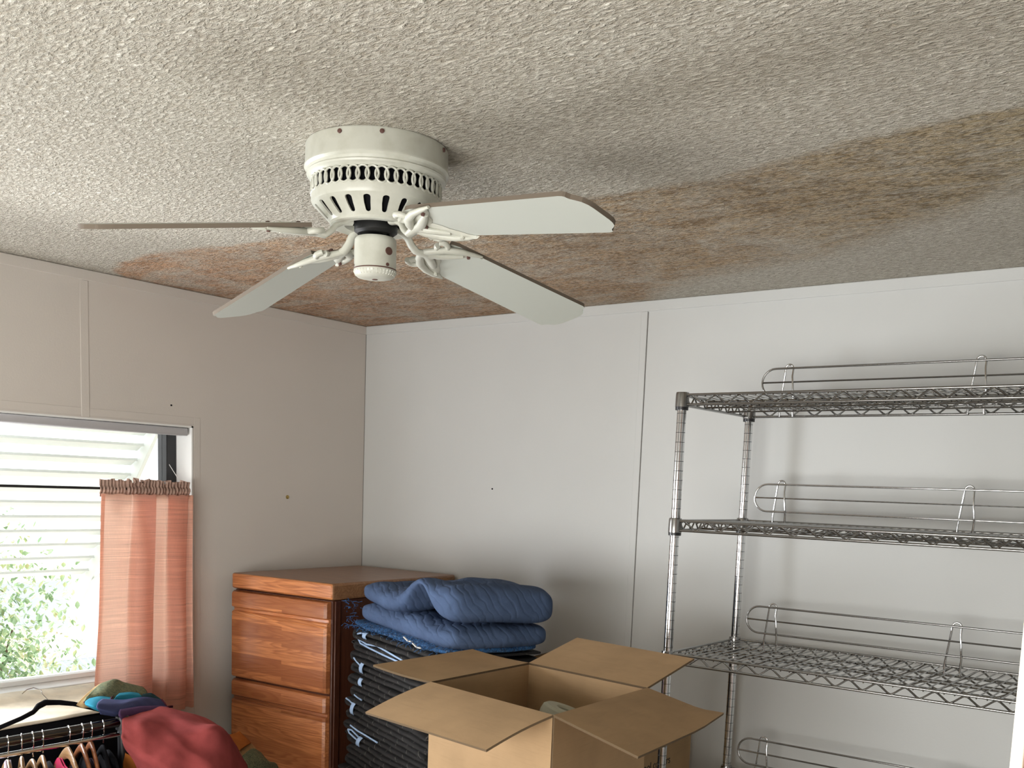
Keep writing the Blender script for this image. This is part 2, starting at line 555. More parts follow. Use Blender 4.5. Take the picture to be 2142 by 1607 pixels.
# thin flat mouldings below the ceiling, seam battens
struct('trim_1', MB().box((0.004, -.005, CEIL - .034), (XR, 0, CEIL - .0015)), M['wall'], bevel=.0015)
struct('trim_2', MB().box((0, YF, CEIL - .034), (.005, -.004, CEIL - .0015)), M['wall_left'], bevel=.0015)
struct('trim_3', MB().box((1.281, -.004, 0), (1.305, 0, CEIL - .034)), M['wall'], bevel=.0015)
struct('trim_4', MB().box((1.3052, -.0008, 0), (1.3068, 0.002, CEIL - .036)), M['dark_gap'])
struct('trim_5', MB().box((0, -1.245, WZ1 + .002), (.0022, -1.217, CEIL - .034)), M['wall_left'], bevel=.0015)
struct('trim_6', MB().box((.0, -.0014, 0), (.0014, 0, CEIL)), M['dark_gap'])
struct('trim_7', MB().box((0, -.825, .2), (.0012, -.80, WZ1 + .03)).box((0, WY0, WZ1 + .006), (.0012, -.8252, WZ1 + .03)), M['wall_left'], bevel=.001)
# flush door edge beside the camera
d1 = empty('door_1', (2.9595, -2.36, 0)); d1['kind'] = 'structure'
MB().box((0, -.004, 0), (.0075, .035, 2.03)).build('door_edge', M['cream'], d1, bevel=.001)
MB().box((.0075, 0, 0), (.80, .032, 2.03)).build('door_panel', M['wall_pink'], d1, bevel=.001)
# small fixings left in the walls
def fixing(name, loc, ax, r, m_, label):
    mb = MB(); prof = [(r, 0), (r, .002), (r * .5, .003), (r * .35, .001), (0, .001)]
    Mx = Matrix.Rotation(R_(90), 4, 'Y') if ax == 0 else Matrix.Rotation(R_(90), 4, 'X')
    mb.lathe(prof, loc, 12, M=Mx)
    return tag(mb.build(name, m_), label, 'screw')
fixing('wall_anchor', at(601, 1040, 0, 0.0), 0, .0075, M['brass'], 'small brass screw anchor left in the bare wall right of the curtain')
fixing('nail', at(358, 848, 0, 0.0), 0, .003, M['blackmatte'], 'tiny dark nail in the left wall above the window')
fixing('nail', at(1030, 1023, 1, 0.0), 1, .003, M['blackmatte'], 'tiny dark nail in the right wall above the blue quilt')

# ------------------------------------------------------------------ window
wn = empty('window_1', (-.085, (WY0 + WY1) / 2, WZ0)); wn['kind'] = 'structure'
def wpart(name, mb, m_, **kw):
    o = mb.build(name, m_, None, **kw)
    o.parent = wn; o.matrix_parent_inverse = Matrix.Translation(-wn.location)
    return o
FX = -.085
mb = MB()
mb.box((FX - .065, WY1 - .006, WZ0), (0.002, WY1, WZ1)); mb.box((FX - .065, WY0, WZ0), (0.002, WY0 + .006, WZ1))
mb.box((FX - .065, WY0, WZ1 - .006), (0.002, WY1, WZ1))
wpart('jamb_liner', mb, M['trim'])
wpart('window_sill', MB().box((FX - .065, WY0, WZ0 - .0), (.002, WY1, WZ0 + .018)), M['trim'], bevel=.003)
mb = MB()
mb.box((FX - .055, WY1 - .046, WZ0 + .018), (FX, WY1 - .006, WZ1 - .006)); mb.box((FX - .055, WY0 + .006, WZ0 + .018), (FX, WY0 + .046, WZ1 - .006))
wpart('window_frame', mb, M['black'], bevel=.003)
mb = MB()
mb.box((FX - .055, WY0 + .046, WZ1 - .022), (FX, WY1 - .046, WZ1 - .006)); mb.box((FX - .055, WY0 + .046, WZ0 + .018), (FX, WY1 - .046, WZ0 + .034))
wpart('window_rail', mb, M['trim'], bevel=.003)
wpart('pane', MB().box((FX - .03, WY0 + .046, WZ0 + .034), (FX - .026, WY1 - .046, WZ1 - .022)), M['glass'], smooth=0)
wpart('headrail', MB().box((-.05, WY0 + .01, WZ1 - .034), (-.006, WY1 - .014, WZ1 - .007)), M['shade'], bevel=.004)
wpart('blind_cord', MB().tube([at(354, 972, 0, -.08), at(362, 985, 0, -.06), at(371, 999, 0, -.03)], .0012, 5), M['trim'])

# awning outside
aw = empty('window_awning', (-.3, -1.6, 1.72))
tag(aw, 'white slatted metal awning propped out over the outside of the window', 'awning')
NS = 11
for i in range(NS):
    f = (i + .3) / NS
    x = -.30 - .47 * f; z = 1.735 - .60 * f
    Mx = Matrix.Translation((x + .3, 0, z - 1.72)) @ Matrix.Rotation(R_(-28), 4, 'Y')
    mb = MB().box((-.028, -1.0, -.002), (.022, .80, .002), M=Mx)
    mb.box((.018, -1.0, -.008), (.022, .80, .002), M=Mx)
    mb.build('slat', M['awning'], aw, bevel=.0012)
for yb in (.812, -1.012):
    mb = MB()
    p0 = Vector((.03, yb, .045)); p1 = Vector((-.50, yb, -.64))
    d = (p1 - p0).normalized(); nrm = Vector((-d.z, 0, d.x))
    vs = []
    for p in (p0, p1):
        for a, b in ((-.035, -.008), (.035, -.008), (.035, .008), (-.035, .008)):
            vs.append(p + nrm * a + Vector((0, b, 0)))
    mb.add(vs, ((0, 1, 2, 3), (7, 6, 5, 4), (0, 4, 5, 1), (1, 5, 6, 2), (2, 6, 7, 3), (3, 7, 4, 0)))
    mb.build('side_frame', M['awning'], aw, bevel=.002)
    MB().tube([(.14, yb, -.30), (-.44, yb, -.60)], .007, 8).build('brace', M['awning'], aw)

# yard, bush and the house next door
struct('terrain', MB().box((-16, -12, -1.0), (-.16, 14, -.9)), M['ground'], smooth=0)
bx = empty('bush', (-1.85, -.92, -.9)); tag(bx, 'leafy pale green bush growing outside the window', 'bush')
mb = MB()
random.seed(3)
for i in range(9):
    a = random.uniform(0, 2 * PI); r = random.uniform(.1, .4)
    mb.tube([(0, 0, 0), (r * .4 * math.cos(a), r * .5 * math.sin(a), .9), (r * math.cos(a), r * 1.5 * math.sin(a), 1.75)], [.018, .012, .005], 6)
mb.build('stem', M['stem'], bx)
mb = MB()
for i in range(16000):
    a = random.uniform(0, 2 * PI); ph = random.uniform(-1, 1)
    rr = random.uniform(.45, 1.03) * (1 + .28 * abs(math.sin(2 * math.asin(max(-1, min(1, ph))))) )
    px_ = .42 * rr * math.cos(a) * math.sqrt(1 - ph * ph); py_ = .62 * rr * math.sin(a) * math.sqrt(1 - ph * ph); pz_ = 1.25 + .92 * ph * rr
    px_ += .10 * nz(px_, py_, pz_, 3); py_ += .16 * nz(px_ + 5, py_, pz_, 3)
    s = random.uniform(.013, .026)
    Mx = Matrix.Translation((px_, py_, pz_)) @ Matrix.Rotation(random.uniform(0, 6.28), 4, 'Z') @ Matrix.Rotation(random.uniform(-1.2, 1.2), 4, 'X')
    vs = [Mx @ Vector(p) for p in ((0, -s, 0), (s * .5, -s * .2, s * .1), (s * .42, s * .5, s * .08), (0, s * 1.15, 0), (-s * .42, s * .5, s * .08), (-s * .5, -s * .2, s * .1))]
    mb.add(vs, ((0, 1, 2, 3), (0, 3, 4, 5)))
lf = mb.build('foliage', M['leaf'], bx, smooth=0); lf['kind'] = 'stuff'
hs = empty('neighbour_house', (-7.5, 3.0, -.9)); tag(hs, 'pale house with blue grey windows across the yard outside the window', 'house')
MB().box((-1, -4.2, 0), (0, 4, 1.55)).build('wall', M['house'], hs, smooth=0)
MB().box((-1.2, -4.4, 1.55), (.35, 4.2, 1.72)).build('roof', M['trim'], hs, smooth=0)
for yk in (-3.1, -1.9, -.5, .9, 2.3):
    wf = MB().box((-.02, yk - .52, .70), (.05, yk + .52, 1.38)).build('window_frame', M['trim'], hs, smooth=0)
    MB().box((.05, yk - .44, .78), (.06, yk + .44, 1.30)).build('pane', M['houseblue'], wf, smooth=0)
MB().box((-.02, -4.2, .22), (.04, 4, .42)).build('siding_band', M['houseblue'], hs, smooth=0)

# ------------------------------------------------------------------ ceiling fan
FC = Vector((1.622, -1.586, CEIL))
fan = empty('ceiling_fan', FC)
tag(fan, 'off white four blade flush mount ceiling fan without a lamp', 'fan')
# canopy and upper housing
prof = [(.0, -.0005), (.1285, -.0005), (.1305, -.004), (.1310, -.040), (.1325, -.043), (.1325, -.047), (.1275, -.051), (.1265, -.056), (.1285, -.0585), (.1275, -.062), (.121, -.0655), (.119, -.068), (.117, -.068), (.117, -.03), (0, -.03)]
MB().lathe(prof, n=72).build('canopy', M['fan'], fan, smooth=40)
for a in (285, 318, 20, 110, 200):
    a = R_(a)
    mb = MB(); d = Vector((math.cos(a), math.sin(a), 0))
    mb.tube([d * .129 + Vector((0, 0, -.010)), d * .1325 + Vector((0, 0, -.010)), d * .1335 + Vector((0, 0, -.010))], [.0042, .0042, .002], 10)
    mb.build('screw', M['rust'], fan)
# lattice band of overlapping oval rings
mb = MB(); NE = 44; zc = -.0835
for i in range(NE):
    a0 = 2 * PI * i / NE; pts = []
    for k in range(20):
        b = 2 * PI * k / 20
        aa = a0 + .67 * (2 * PI / NE) * math.cos(b); pts.append((.1185 * math.cos(aa), .1185 * math.sin(aa), zc + .0152 * math.sin(b)))
    mb.tube(pts, .0024, 6, closed=True)
mb.build('lattice_band', M['fan'], fan, smooth=60)
MB().lathe([(.110, -.066), (.108, -.112), (.076, -.148)], n=48, capb=False, capt=False).build('motor_shell', M['blackmatte'], fan)
# lower ring and slotted bowl
mb = MB().lathe([(.117, -.0975), (.1195, -.0975), (.1195, -.110), (.117, -.1155), (.113, -.1155), (.113, -.0975), (.117, -.0975)], n=72, capb=False, capt=False)
NSL = 20; za, zb_, ra, rb = -.1150, -.1500, .1172, .084
for i in range(NSL):
    A0 = 2 * PI * i / NSL; hw = PI / NSL
    K = 24; outer = []; inner = []
    for k in range(K):
        b = 2 * PI * k / K
        c_, s_ = math.cos(b), math.sin(b)
        q_ = max(abs(c_), abs(s_)); ou = (c_ / q_, s_ / q_)
        # capsule slot
        inn = (.33 * c_ * (1.0 + .18 * (1 if s_ > 0 else 0)), .50 * (1 if s_ > 0 else -1) * (1 if abs(s_) > .3 else abs(s_) / .3) + .22 * s_)
        outer.append(ou); inner.append(inn)
    def mp_(u, v, off=0):
        tt = (v + 1) / 2
        r = rb + (ra - rb) * tt + off; z = zb_ + (za - zb_) * tt
        return (r * math.cos(A0 + hw * u), r * math.sin(A0 + hw * u), z - off * .3)
    vo = [mp_(*p) for p in outer]; vi = [mp_(*p) for p in inner]; vb = [mp_(*p, -.004) for p in inner]
    vs = vo + vi + vb; fs = []
    for k in range(K):
        k2 = (k + 1) % K
        fs.append((k, k2, K + k2, K + k)); fs.append((K + k, K + k2, 2 * K + k2, 2 * K + k))
    mb.add(vs, fs)
mb.lathe([(rb + .0005, zb_ + .0005), (rb, zb_ - .004), (rb - .004, zb_ - .0055), (rb - .010, zb_ - .0045), (.058, zb_ - .003), (.052, zb_ + .006)], n=72, capb=False, capt=False)
mb.build('vented_housing', M['fan'], fan, smooth=50)
MB().lathe([(.0, -.140), (.036, -.140), (.040, -.146), (.040, -.162), (.034, -.167), (.0, -.167)], n=32).build('rotor_hub', M['motor'], fan)
mb = MB()
mb.tube([(0, 0, -.16), (0, 0, -.19)], .013, 12); mb.tube([(.02, .01, -.16), (.022, .012, -.175), (.02, .01, -.19)], .003, 6); mb.tube([(-.02, -.015, -.16), (-.022, -.02, -.176), (-.014, -.01, -.19)], .003, 6)
mb.build('downrod', M['blackmatte'], fan)
MB().lathe([(0, -.1725), (.030, -.1725), (.036, -.174), (.0385, -.178), (.039, -.184), (.039, -.236), (.0396, -.2375), (.0396, -.240), (.038, -.246), (.033, -.2515), (.02, -.2545), (0, -.255)], n=48).build('switch_housing', M['fan'], fan, smooth=40)
mb = MB().lathe([(.0397, -.2352), (.0402, -.2364), (.0397, -.2376)], n=48, capb=False, capt=False)
mb.build('seam_ring', M['rust'], fan)
for k in range(30):
    pass
mb = MB()
for k in range(36):
    a = 2 * PI * k / 36; d = Vector((math.cos(a), math.sin(a), 0))
    mb.tube([d * .0395 + Vector((0, 0, -.2405)), d * .0355 + Vector((0, 0, -.249))], .0011, 5)
mb.build('fluted_rim', M['fan'], fan)
def spot(name, adeg, z, r, rad=.0392):
    a = R_(adeg); d = Vector((math.cos(a), math.sin(a), 0))
    mb = MB(); mb.tube([d * (rad - .002) + Vector((0, 0, z)), d * (rad + .0006) + Vector((0, 0, z))], r, 14)
    return mb.build(name, M['rust'], fan)
spot('switch_hole', -6, -.204, .0078); spot('screw', -10, -.2305, .0035); spot('screw', 232, -.2305, .003)
MB().lathe([(.0, -.2562), (.005, -.2558), (.006, -.254), (0, -.254)], n=14).build('pull_chain_outlet', M['rust'], fan)

for ch_ in [x for x in bpy.data.objects if x.parent == fan]:
    for v_ in ch_.data.vertices: v_.co = (v_.co.x * 1.03, v_.co.y * 1.03, v_.co.z * .94)

def blade_frame(az, dr, ph):
    a, dl, p = R_(az), R_(dr), R_(ph)
    d = Vector((math.cos(a) * math.cos(dl), math.sin(a) * math.cos(dl), -math.sin(dl)))
    up = Vector((math.cos(a) * math.sin(dl), math.sin(a) * math.sin(dl), math.cos(dl)))
    ac = Vector((-math.sin(a), math.cos(a), 0)) * math.cos(p) + up * math.sin(p)
    nn = d.cross(ac); nn.normalize()
    return d, ac, nn
BZ = Vector((0, 0, -.140))
US = 1.03
for az, dr, ph, US in ((-6.9, 6.4, -12.0, 1.03), (81.1, 10.4, -12.5, 1.03), (171.0, 12.3, -13.1, 1.03), (241.5, 8.0, -12.4, .975)):
    d, ac, nn = blade_frame(az, dr, ph)
    if nn.z < 0: nn = -nn
    W = .067
    side = [(.148, .60), (.142, .80), (.16, .86), (.25, .89), (.40, .95), (.49, .99), (.512, 1.0), (.519, .98), (.5225, .94), (.5235, .88), (.526, .82), (.532, .75), (.540, .64), (.5445, .48), (.546, .3), (.546, .12)]
    out = [(u, -w_) for u, w_ in side] + [(u, w_) for u, w_ in reversed(side)]
    out = [(.145, 0)][:0] + out
    th = .0078
    mb = MB(); n = len(out)
    lo = [BZ + d * u * US + ac * (w_ * W) for u, w_ in out]; hi = [p + nn * th for p in lo]
    mb.add(lo + hi, [tuple(range(n))], 0); mb.add(hi, [tuple(reversed(range(n)))], 0)
    mb.v = mb.v[:2 * n]; mb.f = [tuple(range(n)), tuple(n + i for i in reversed(range(n)))]; mb.mi = [0, 0]
    for i in range(n):
        j = (i + 1) % n
        mb.f.append((i, j, n + j, n + i)); mb.mi.append(1)
    bl = mb.build('blade', [M['blade'], M['blade_edge']], fan, smooth=20)
    # bracket: swan neck then scrolled palmette under the blade root
    def P(u, w_, h): return BZ + d * u + ac * w_ + nn * h
    mb = MB()
    a = R_(az); dd = Vector((math.cos(a), math.sin(a), 0))
    neck = [dd * .046 + Vector((0, 0, -.140)), dd * .064 + Vector((0, 0, -.142)), dd * .078 + Vector((0, 0, -.149)), dd * .087 + Vector((0, 0, -.161)), dd * .099 + Vector((0, 0, -.170)), P(.120, 0, -.010), P(.142, 0, -.007)]
    mb.tube(neck, [.0055, .0055, .0055, .0058, .006, .007, .007], 10, flat=1.7)
    front = [(-.062, .228), (-.052, .208), (-.040, .200), (-.026, .184), (-.012, .178), (0, .164), (.012, .178), (.026, .184), (.040, .200), (.052, .208), (.062, .228)]
    back = [(-.062, .205), (-.055, .172), (-.046, .150), (-.028, .138), (-.012, .130), (0, .128), (.012, .130), (.028, .138), (.046, .150), (.055, .172), (.062, .205)]
    rows = [[P(u, w_, -.0012) for w_, u in back], [P(u + .006, w_, -.0055) for w_, u in back], [P(u - .006, w_, -.0050) for w_, u in front], [P(u, w_, -.0006) for w_, u in front]]
    mb.grid(rows)
    for sgn in (-1, 1):
        mb.tube([P(.116, .002 * sgn, -.010), P(.127, .020 * sgn, -.010), P(.146, .040 * sgn, -.008), P(.172, .053 * sgn, -.006), P(.200, .0595 * sgn, -.004), P(.222, .062 * sgn, -.001)], [.006, .0068, .0068, .006, .0045, .0025], 8, flat=1.35)
        pts = []
        for k in range(12):      # scroll curling round the root corner
            b = R_(150 - k * 30); rr = .0150 - k * .0005
            pts.append(P(.131 + rr * math.cos(b), sgn * (.041 + rr * math.sin(b)), -.006 - .0002 * k))
        mb.tube(pts, [.0056] * 11 + [.0062], 10)
    mb.tube([P(.125, 0, -.009), P(.150, -.012, -.009), P(.170, -.026, -.007), P(.190, -.040, -.005)], [.0065, .006, .0055, .003], 10, flat=1.6)
    mb.tube([P(.125, 0, -.009), P(.148, .012, -.009), P(.164, .024, -.007), P(.178, .036, -.005)], [.0065, .006, .0055, .0035], 10, flat=1.6)
    br = mb.build('blade_bracket', M['fan'], fan, smooth=60)
    for uu, ww in ((.196, .050), (.196, -.050), (.150, 0)):
        mb = MB(); mb.tube([P(uu, ww, -.010), P(uu, ww, .0085), P(uu, ww, .0098)], [.0035, .0042, .002], 8)
        mb.build('screw', M['rust'] if ww <= 0 else M['fan'], br)

# ------------------------------------------------------------------ dresser
DA = R_(2.33)
DW, DD, DH = .503, .66, 1.226
dr_ = empty('dresser', (.0588, -.7062, 0), DA)
tag(dr_, 'tall reddish oak dresser with finger groove drawers in the room corner', 'dresser')
mb = MB().box((.006, .012, .06), (DW - .012, DD - .006, DH - .058))
mb.build('carcass', M['oak_side'], dr_, bevel=.003)
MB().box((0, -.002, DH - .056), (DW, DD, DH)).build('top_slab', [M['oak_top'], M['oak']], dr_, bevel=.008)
o = [x for x in bpy.data.objects if x.parent == dr_ and x.name.startswith('top_slab')][0]
for p in o.data.polygons:
    if p.normal.y < -.9: p.material_index = 1
MB().box((.02, .03, 0), (DW - .02, DD - .02, .06)).build('plinth', M['oak_side'], dr_, bevel=.003)
MB().box((DW - .0125, .020, .07), (DW - .006, .045, DH - .06)).build('edge_strip', M['oak_side'], dr_, bevel=.002)
z1 = DH - .0615
for i in range(3):
    z0 = z1 - .318 if i < 2 else .075
    prof = [(-.0, z0 + .002), (-.018, z0 + .006), (-.022, z0 + .012), (-.022, z1 - .092), (-.020, z1 - .088), (-.0215, z1 - .083), (-.0215, z1 - .078), (-.017, z1 - .074), (-.009, z1 - .073), (-.008, z1 - .064), (-.016, z1 - .060), (-.022, z1 - .057), (-.022, z1 - .012), (-.018, z1 - .005), (-.006, z1 - .001), (0, z1 - .001)]
    mb = MB(); n = len(prof); rows = []
    XL, XRt = .004, DW - .020
    xs = [(XL, .0), (XL + .002, .7), (XL + .008, 1.0), (XRt - .012, 1.0), (XRt - .003, .7), (XRt, .0)]
    for x, k in xs: rows.append([Vector((x, .012 + y * k, z)) for y, z in prof])
    mb.grid(rows)
    mb.add(rows[0], [tuple(range(n))]); mb.add(rows[-1], [tuple(range(n))])
    dw = mb.build('drawer', M['oak'], dr_, smooth=30)
    MB().box((XL + .01, .0045, z1 - .0725), (XRt - .012, .0125, z1 - .0645)).build('finger_groove', M['oak_side'], dw)
    z1 = z0 - .004

# ------------------------------------------------------------------ blanket stack
LP = Vector((.612, -.640, 0)); ANG = math.atan2(-.257, .647)
def sloc(s, dth, z):        # stack local -> room
    return Vector((LP.x + s * math.cos(ANG) - dth * math.sin(ANG), LP.y + s * math.sin(ANG) + dth * math.cos(ANG), z))
SL, SD = .66, .33
def make_pad(seed, H=.074, layers=4, flip=False):
    """folded moving pad: a serpentine sheet; the fold loops show on the near left face"""
    rnd = random.Random(seed)
    t_ = H / layers; hw = t_ * .47
    path = []
    for k in range(layers):
        z = (k + .5) * t_
        i0 = .022 + rnd.uniform(-.012, .026); i1 = SL - .02 + rnd.uniform(-.01, .0)
        n = 16
        ss = [i0 + (i1 - i0) * j / n for j in range(n + 1)]
        seg = []
        for s in ss:
            dz = .005 * nz(s * 5, seed * 3.1 + k * .25, 0) + .003 * nz(s * 16, seed * 7 + k, 3)
            seg.append((s, z + dz))
        if (k % 2) == 0: seg.reverse()
        # rounded turn to the next layer
        path += seg
        if k < layers - 1:
            s_end = seg[-1][0]; sg = -1 if (k % 2) == 0 else 1
            for b in (-60, -20, 20, 60):
                path.append((s_end + sg * (t_ * .85) * math.cos(R_(b)), z + t_ * .5 + t_ * .5 * math.sin(R_(b))))
    if flip: path = [(s, H - z) for s, z in path]
    N = len(path)
    rows = []
    for di, dv in enumerate((-.011, -.004, .010, .11, .22, SD - .01, SD, SD + .006)):
        th = hw * (.30 if di in (0, 7) else (.78 if di in (1, 6) else 1.0))
        ring_a = []; ring_b = []
        for i, (s, z) in enumerate(path):
            p0 = path[max(i - 1, 0)]; p1 = path[min(i + 1, N - 1)]
            tx, tz = p1[0] - p0[0], p1[1] - p0[1]; L = math.hypot(tx, tz) or 1
            nx_, nz_ = -tz / L, tx / L
            wob = .004 * nz(s * 9, dv * 9, seed + i * .02)
            jj = .006 * nz(seed * 2.3, z * 60, 1)
            e = hw if 0 < i < N - 1 else hw * .4
            th2 = min(th, e)
            ring_a.append(Vector((s + nx_ * th2, dv + jj * 1.0, z + nz_ * th2 + wob * .4)))
            ring_b.append(Vector((s - nx_ * th2, dv + jj * 1.0, z - nz_ * th2 + wob * .4)))
        rows.append(ring_a + ring_b[::-1])
    mb = MB(); n = 2 * N
    vs = [v for r in rows for v in r]; fs = []
    for i in range(len(rows) - 1):
        for j in range(n):
            j2 = (j + 1) % n
            fs.append((i * n + j, i * n + j2, (i + 1) * n + j2, (i + 1) * n + j))
    for base_ in (0, (len(rows) - 1) * n):
        for j in range(N - 1):
            fs.append((base_ + j, base_ + j + 1, base_ + n - 2 - j, base_ + n - 1 - j))
    mb.add(vs, fs)
    return mb, path, t_

def band(mb, s, z, hgt, wid=.025, tilt=0.0, dth=-.0145):
    s = s + .012
    rows = []
    for i in range(7):
        b = -1 + 2 * i / 6
        zz = z + b * hgt * .5; dd_ = dth + .008 * abs(b) ** 2.2
        rows.append([Vector((s + tilt * b * hgt + k * wid, dd_ - (.0018 if k in (.14, .86) else 0), zz)) for k in (0, .14, .5, .86, 1.0)])
    mb.grid(rows)

def strip(mb, pts, r=.0032, dth=-.011):
    mb.tube([(s + .02, dth, z) for s, z in pts], r, 6, flat=1.0)

PADN = 14; ZT = 1.088
ph = ZT / PADN
dec = {  # pad index from top: (bands, strips)
    0: ([(.10, .061, .022, .15), (.515, .026, .022, 0)], [[(.045, .060), (.07, .066), (.10, .068)], [(.05, .045), (.12, .036), (.2, .043), (.28, .036), (.37, .028), (.5, .014)], [(.05, .045), (.07, .032), (.14, .027), (.24, .022), (.36, .018)]]),
    1: ([(.085, .030, .040, .18)], [[(.02, .052), (.05, .042), (.085, .034)]]),
    2: ([(.075, .060, .028, .0)], [[(.03, .010), (.06, .006), (.09, .004)]]),
    3: ([(.055, .046, .046, .25)], [[(-.0, .068), (.03, .066), (.06, .060)]]),
    4: ([(.105, .024, .036, .35)], [[(.04, .064), (.10, .058), (.16, .057), (.25, .054)], [(.02, .046), (.05, .05), (.105, .040)], [(.02, .046), (.03, .036), (.07, .030), (.105, .026)]]),
    5: ([], []),
    6: ([(.09, .020, .022, 0), (.365, .030, .026, 0)], []),
    7: ([(.13, .052, .026, 0)], [[(.07, .066), (.10, .058), (.13, .054)], [(.15, .045), (.3, .040), (.45, .034)]]),
    8: ([(.355, .030, .032, .1)], [[(.38, .036), (.43, .030), (.48, .020)]]),
    9: ([(.11, .040, .022, 0)], []),
}
pad_labels = ['black moving pad with light blue binding directly under the blue quilt', 'second black moving pad from the top of the stack beside the dresser',
    'third black moving pad from the top of the stack beside the dresser', 'fourth black moving pad from the top, its light blue band slanting wide',
    'fifth black moving pad from the top, with a light blue loop near its corner', 'sixth black moving pad from the top, showing no blue band',
    'seventh black moving pad from the top, showing two light blue bands', 'eighth black moving pad from the top, with a long thin blue edge line',
    'ninth black moving pad from the top, its blue band close to the box', 'tenth black moving pad from the top, one small blue band at the frame bottom']
offs = [(0, .0), (-.010, .004), (.004, -.002), (-.012, -.012), (-.004, -.016), (.008, -.012), (-.012, -.035), (-.006, -.03), (-.014, -.045), (-.004, -.045), (0, -.04), (-.008, -.04), (0, -.04), (-.004, -.04)]
for i in range(PADN):
    z0 = ZT - (i + 1) * ph
    of = offs[i]
    b0 = sloc(of[0], of[1] * 1.0, z0)
    pe = empty('moving_pad', b0, ANG + R_(random.uniform(-1.2, 1.2)))
    lab = pad_labels[i] if i < 10 else ('eleventh', 'twelfth', 'thirteenth', 'fourteenth')[i - 10] + ' black moving pad from the top of the stack, below the frame'
    tag(pe, lab, 'moving pad', 'folded black moving pads stacked beside the dresser')
    mb, path, t_ = make_pad(i * 5 + 2, ph - .001, 4, flip=(i % 2 == 1))
    mb.build('quilted_fabric', M['pad_black'], pe, smooth=60, sub=0)
    bands, strips = dec.get(i, ([], []))
    for (s, z, hg, tl) in bands:
        mb = MB(); band(mb, s, z, hg, tilt=tl); mb.build('binding_band', M['binding'], pe, smooth=60, solid=.0025, offset=0)
    for st_ in strips:
        mb = MB(); strip(mb, st_); mb.build('binding_edge', M['binding'], pe, smooth=60)

# blue quilts on top
def blob(name, m_, parent, mid, half, s0, s1, d0, d1, nu=44, nv=26, ex=2.6, foldn=None, lab=None):
    top = []; bot = []
    for i in range(nu + 1):
        rt = []; rb_ = []
        u = -math.cos(PI * i / nu)
        for j in range(nv + 1):
            v = -math.cos(PI * j / nv)
            cu = u; cv = v
            # rounded rectangle footprint
            k = 1 - .10 * (abs(u) ** 6) * (abs(v) ** 6)
            s = (s0 + s1) / 2 + (s1 - s0) / 2 * cu * k; dth = (d0 + d1) / 2 + (d1 - d0) / 2 * cv * k
            e = (max(0, 1 - abs(u) ** 10) * max(0, 1 - abs(v) ** 6)) ** .42
            mz = mid(s, dth); hz = half(s, dth) * e
            ns_ = .010 * nz(s * 7, dth * 7, 2.3) + .006 * nz(s * 17, dth * 17, 5.3)
            ww = .006 * nz(s * 9, dth * 9, 5)
            rt.append(sloc(s + ww, dth + ww, mz + hz + ns_ * e)); rb_.append(sloc(s + ww, dth + ww, mz - hz))
        top.append(rt); bot.append(rb_)
    mb = MB(); mb.grid(top); mb.grid(bot)
    o = mb.build(name, m_, parent, smooth=80)
    o.modifiers.new('sub', 'SUBSURF').render_levels = 1
    o.modifiers['sub'].levels = 1
    return o
def sm(x, a, b):
    t_ = max(0, min(1, (x - a) / (b - a))); return t_ * t_ * (3 - 2 * t_)
fr_ = empty('quilted_blanket', sloc(.3, .15, ZT))
tag(fr_, 'blue grey quilted blanket with frayed blue edges, folded on top of the black pads', 'blanket')
def rel(o, e):
    o.parent = e; o.matrix_parent_inverse = Matrix.Translation(-Vector(e.location)); return o
rel(blob('frayed_lining', M['quilt_fray'], None, lambda s, d_: ZT + .012 + .004 * nz(s * 12, d_ * 12), lambda s, d_: .014, -.025, SL + .010, -.014, SD, 44, 20), fr_)
rel(blob('lower_fold', M['quilt_blue'], None, lambda s, d_: ZT + .055 - .008 * sm(s, .1, .6), lambda s, d_: .036, .015, SL + .035, -.008, SD + .02), fr_)
def um(s, d_):
    z = 1.211 + .018 * sm(s, .2, .66)
    z += .030 * math.exp(-((s - .44) / .16) ** 2 - ((d_ - .24) / .12) ** 2)
    z += .058 * math.exp(-((s - .49) / .08) ** 2) * (1 - sm(d_, .0, .18))
    z -= .028 * math.exp(-((s - .27) / .11) ** 2) * (1 - sm(d_, .05, .25)) * .6
    z -= .012 * sm(s, .55, .66) * sm(d_, .1, .3)
    return z
def uh(s, d_):
    h_ = .036 + .020 * sm(s, .52, .64)
    h_ -= .026 * math.exp(-((s - .50) / .06) ** 2) * (1 - sm(d_, .0, .14))
    return h_
rel(blob('upper_fold', M['quilt_blue'], None, um, uh, .02, SL + .045, -.005, SD + .035, 60, 34), fr_)
# frayed threads
mb = MB(); rnd = random.Random(5)
for k in range(170):
    if k < 30: s = rnd.uniform(-.03, .02); dd_ = rnd.uniform(-.02, .03); z = ZT + rnd.uniform(.01, .085)
    else: s = rnd.uniform(0, SL); dd_ = -.020; z = ZT + rnd.uniform(.004, .030)
    p = sloc(s, dd_, z); L = rnd.uniform(.008, .022)
    a = rnd.uniform(0, 6.28)
    q1 = p + Vector((math.cos(a) * L * .5 - .004, math.sin(a) * L * .5 - .005, rnd.uniform(-.006, .006)))
    q2 = q1 + Vector((math.cos(a + 1) * L * .5, math.sin(a + 1) * L * .5, rnd.uniform(-.010, .006)))
    mb.tube([p, q1, q2], .0009, 4)
o = rel(mb.build('frayed_threads', M['quilt_fray'], None), fr_); o['kind'] = 'stuff'
mb = MB()
for s, z in ((.445, ZT + .026), (.505, ZT + .016)):
    mb.tube([sloc(s, -.024, z), sloc(s + .03, -.026, z - .007), sloc(s + .055, -.024, z - .006)], .0022, 6, flat=1.6)
rel(mb.build('loose_thread', M['white_cloth'], None), fr_)

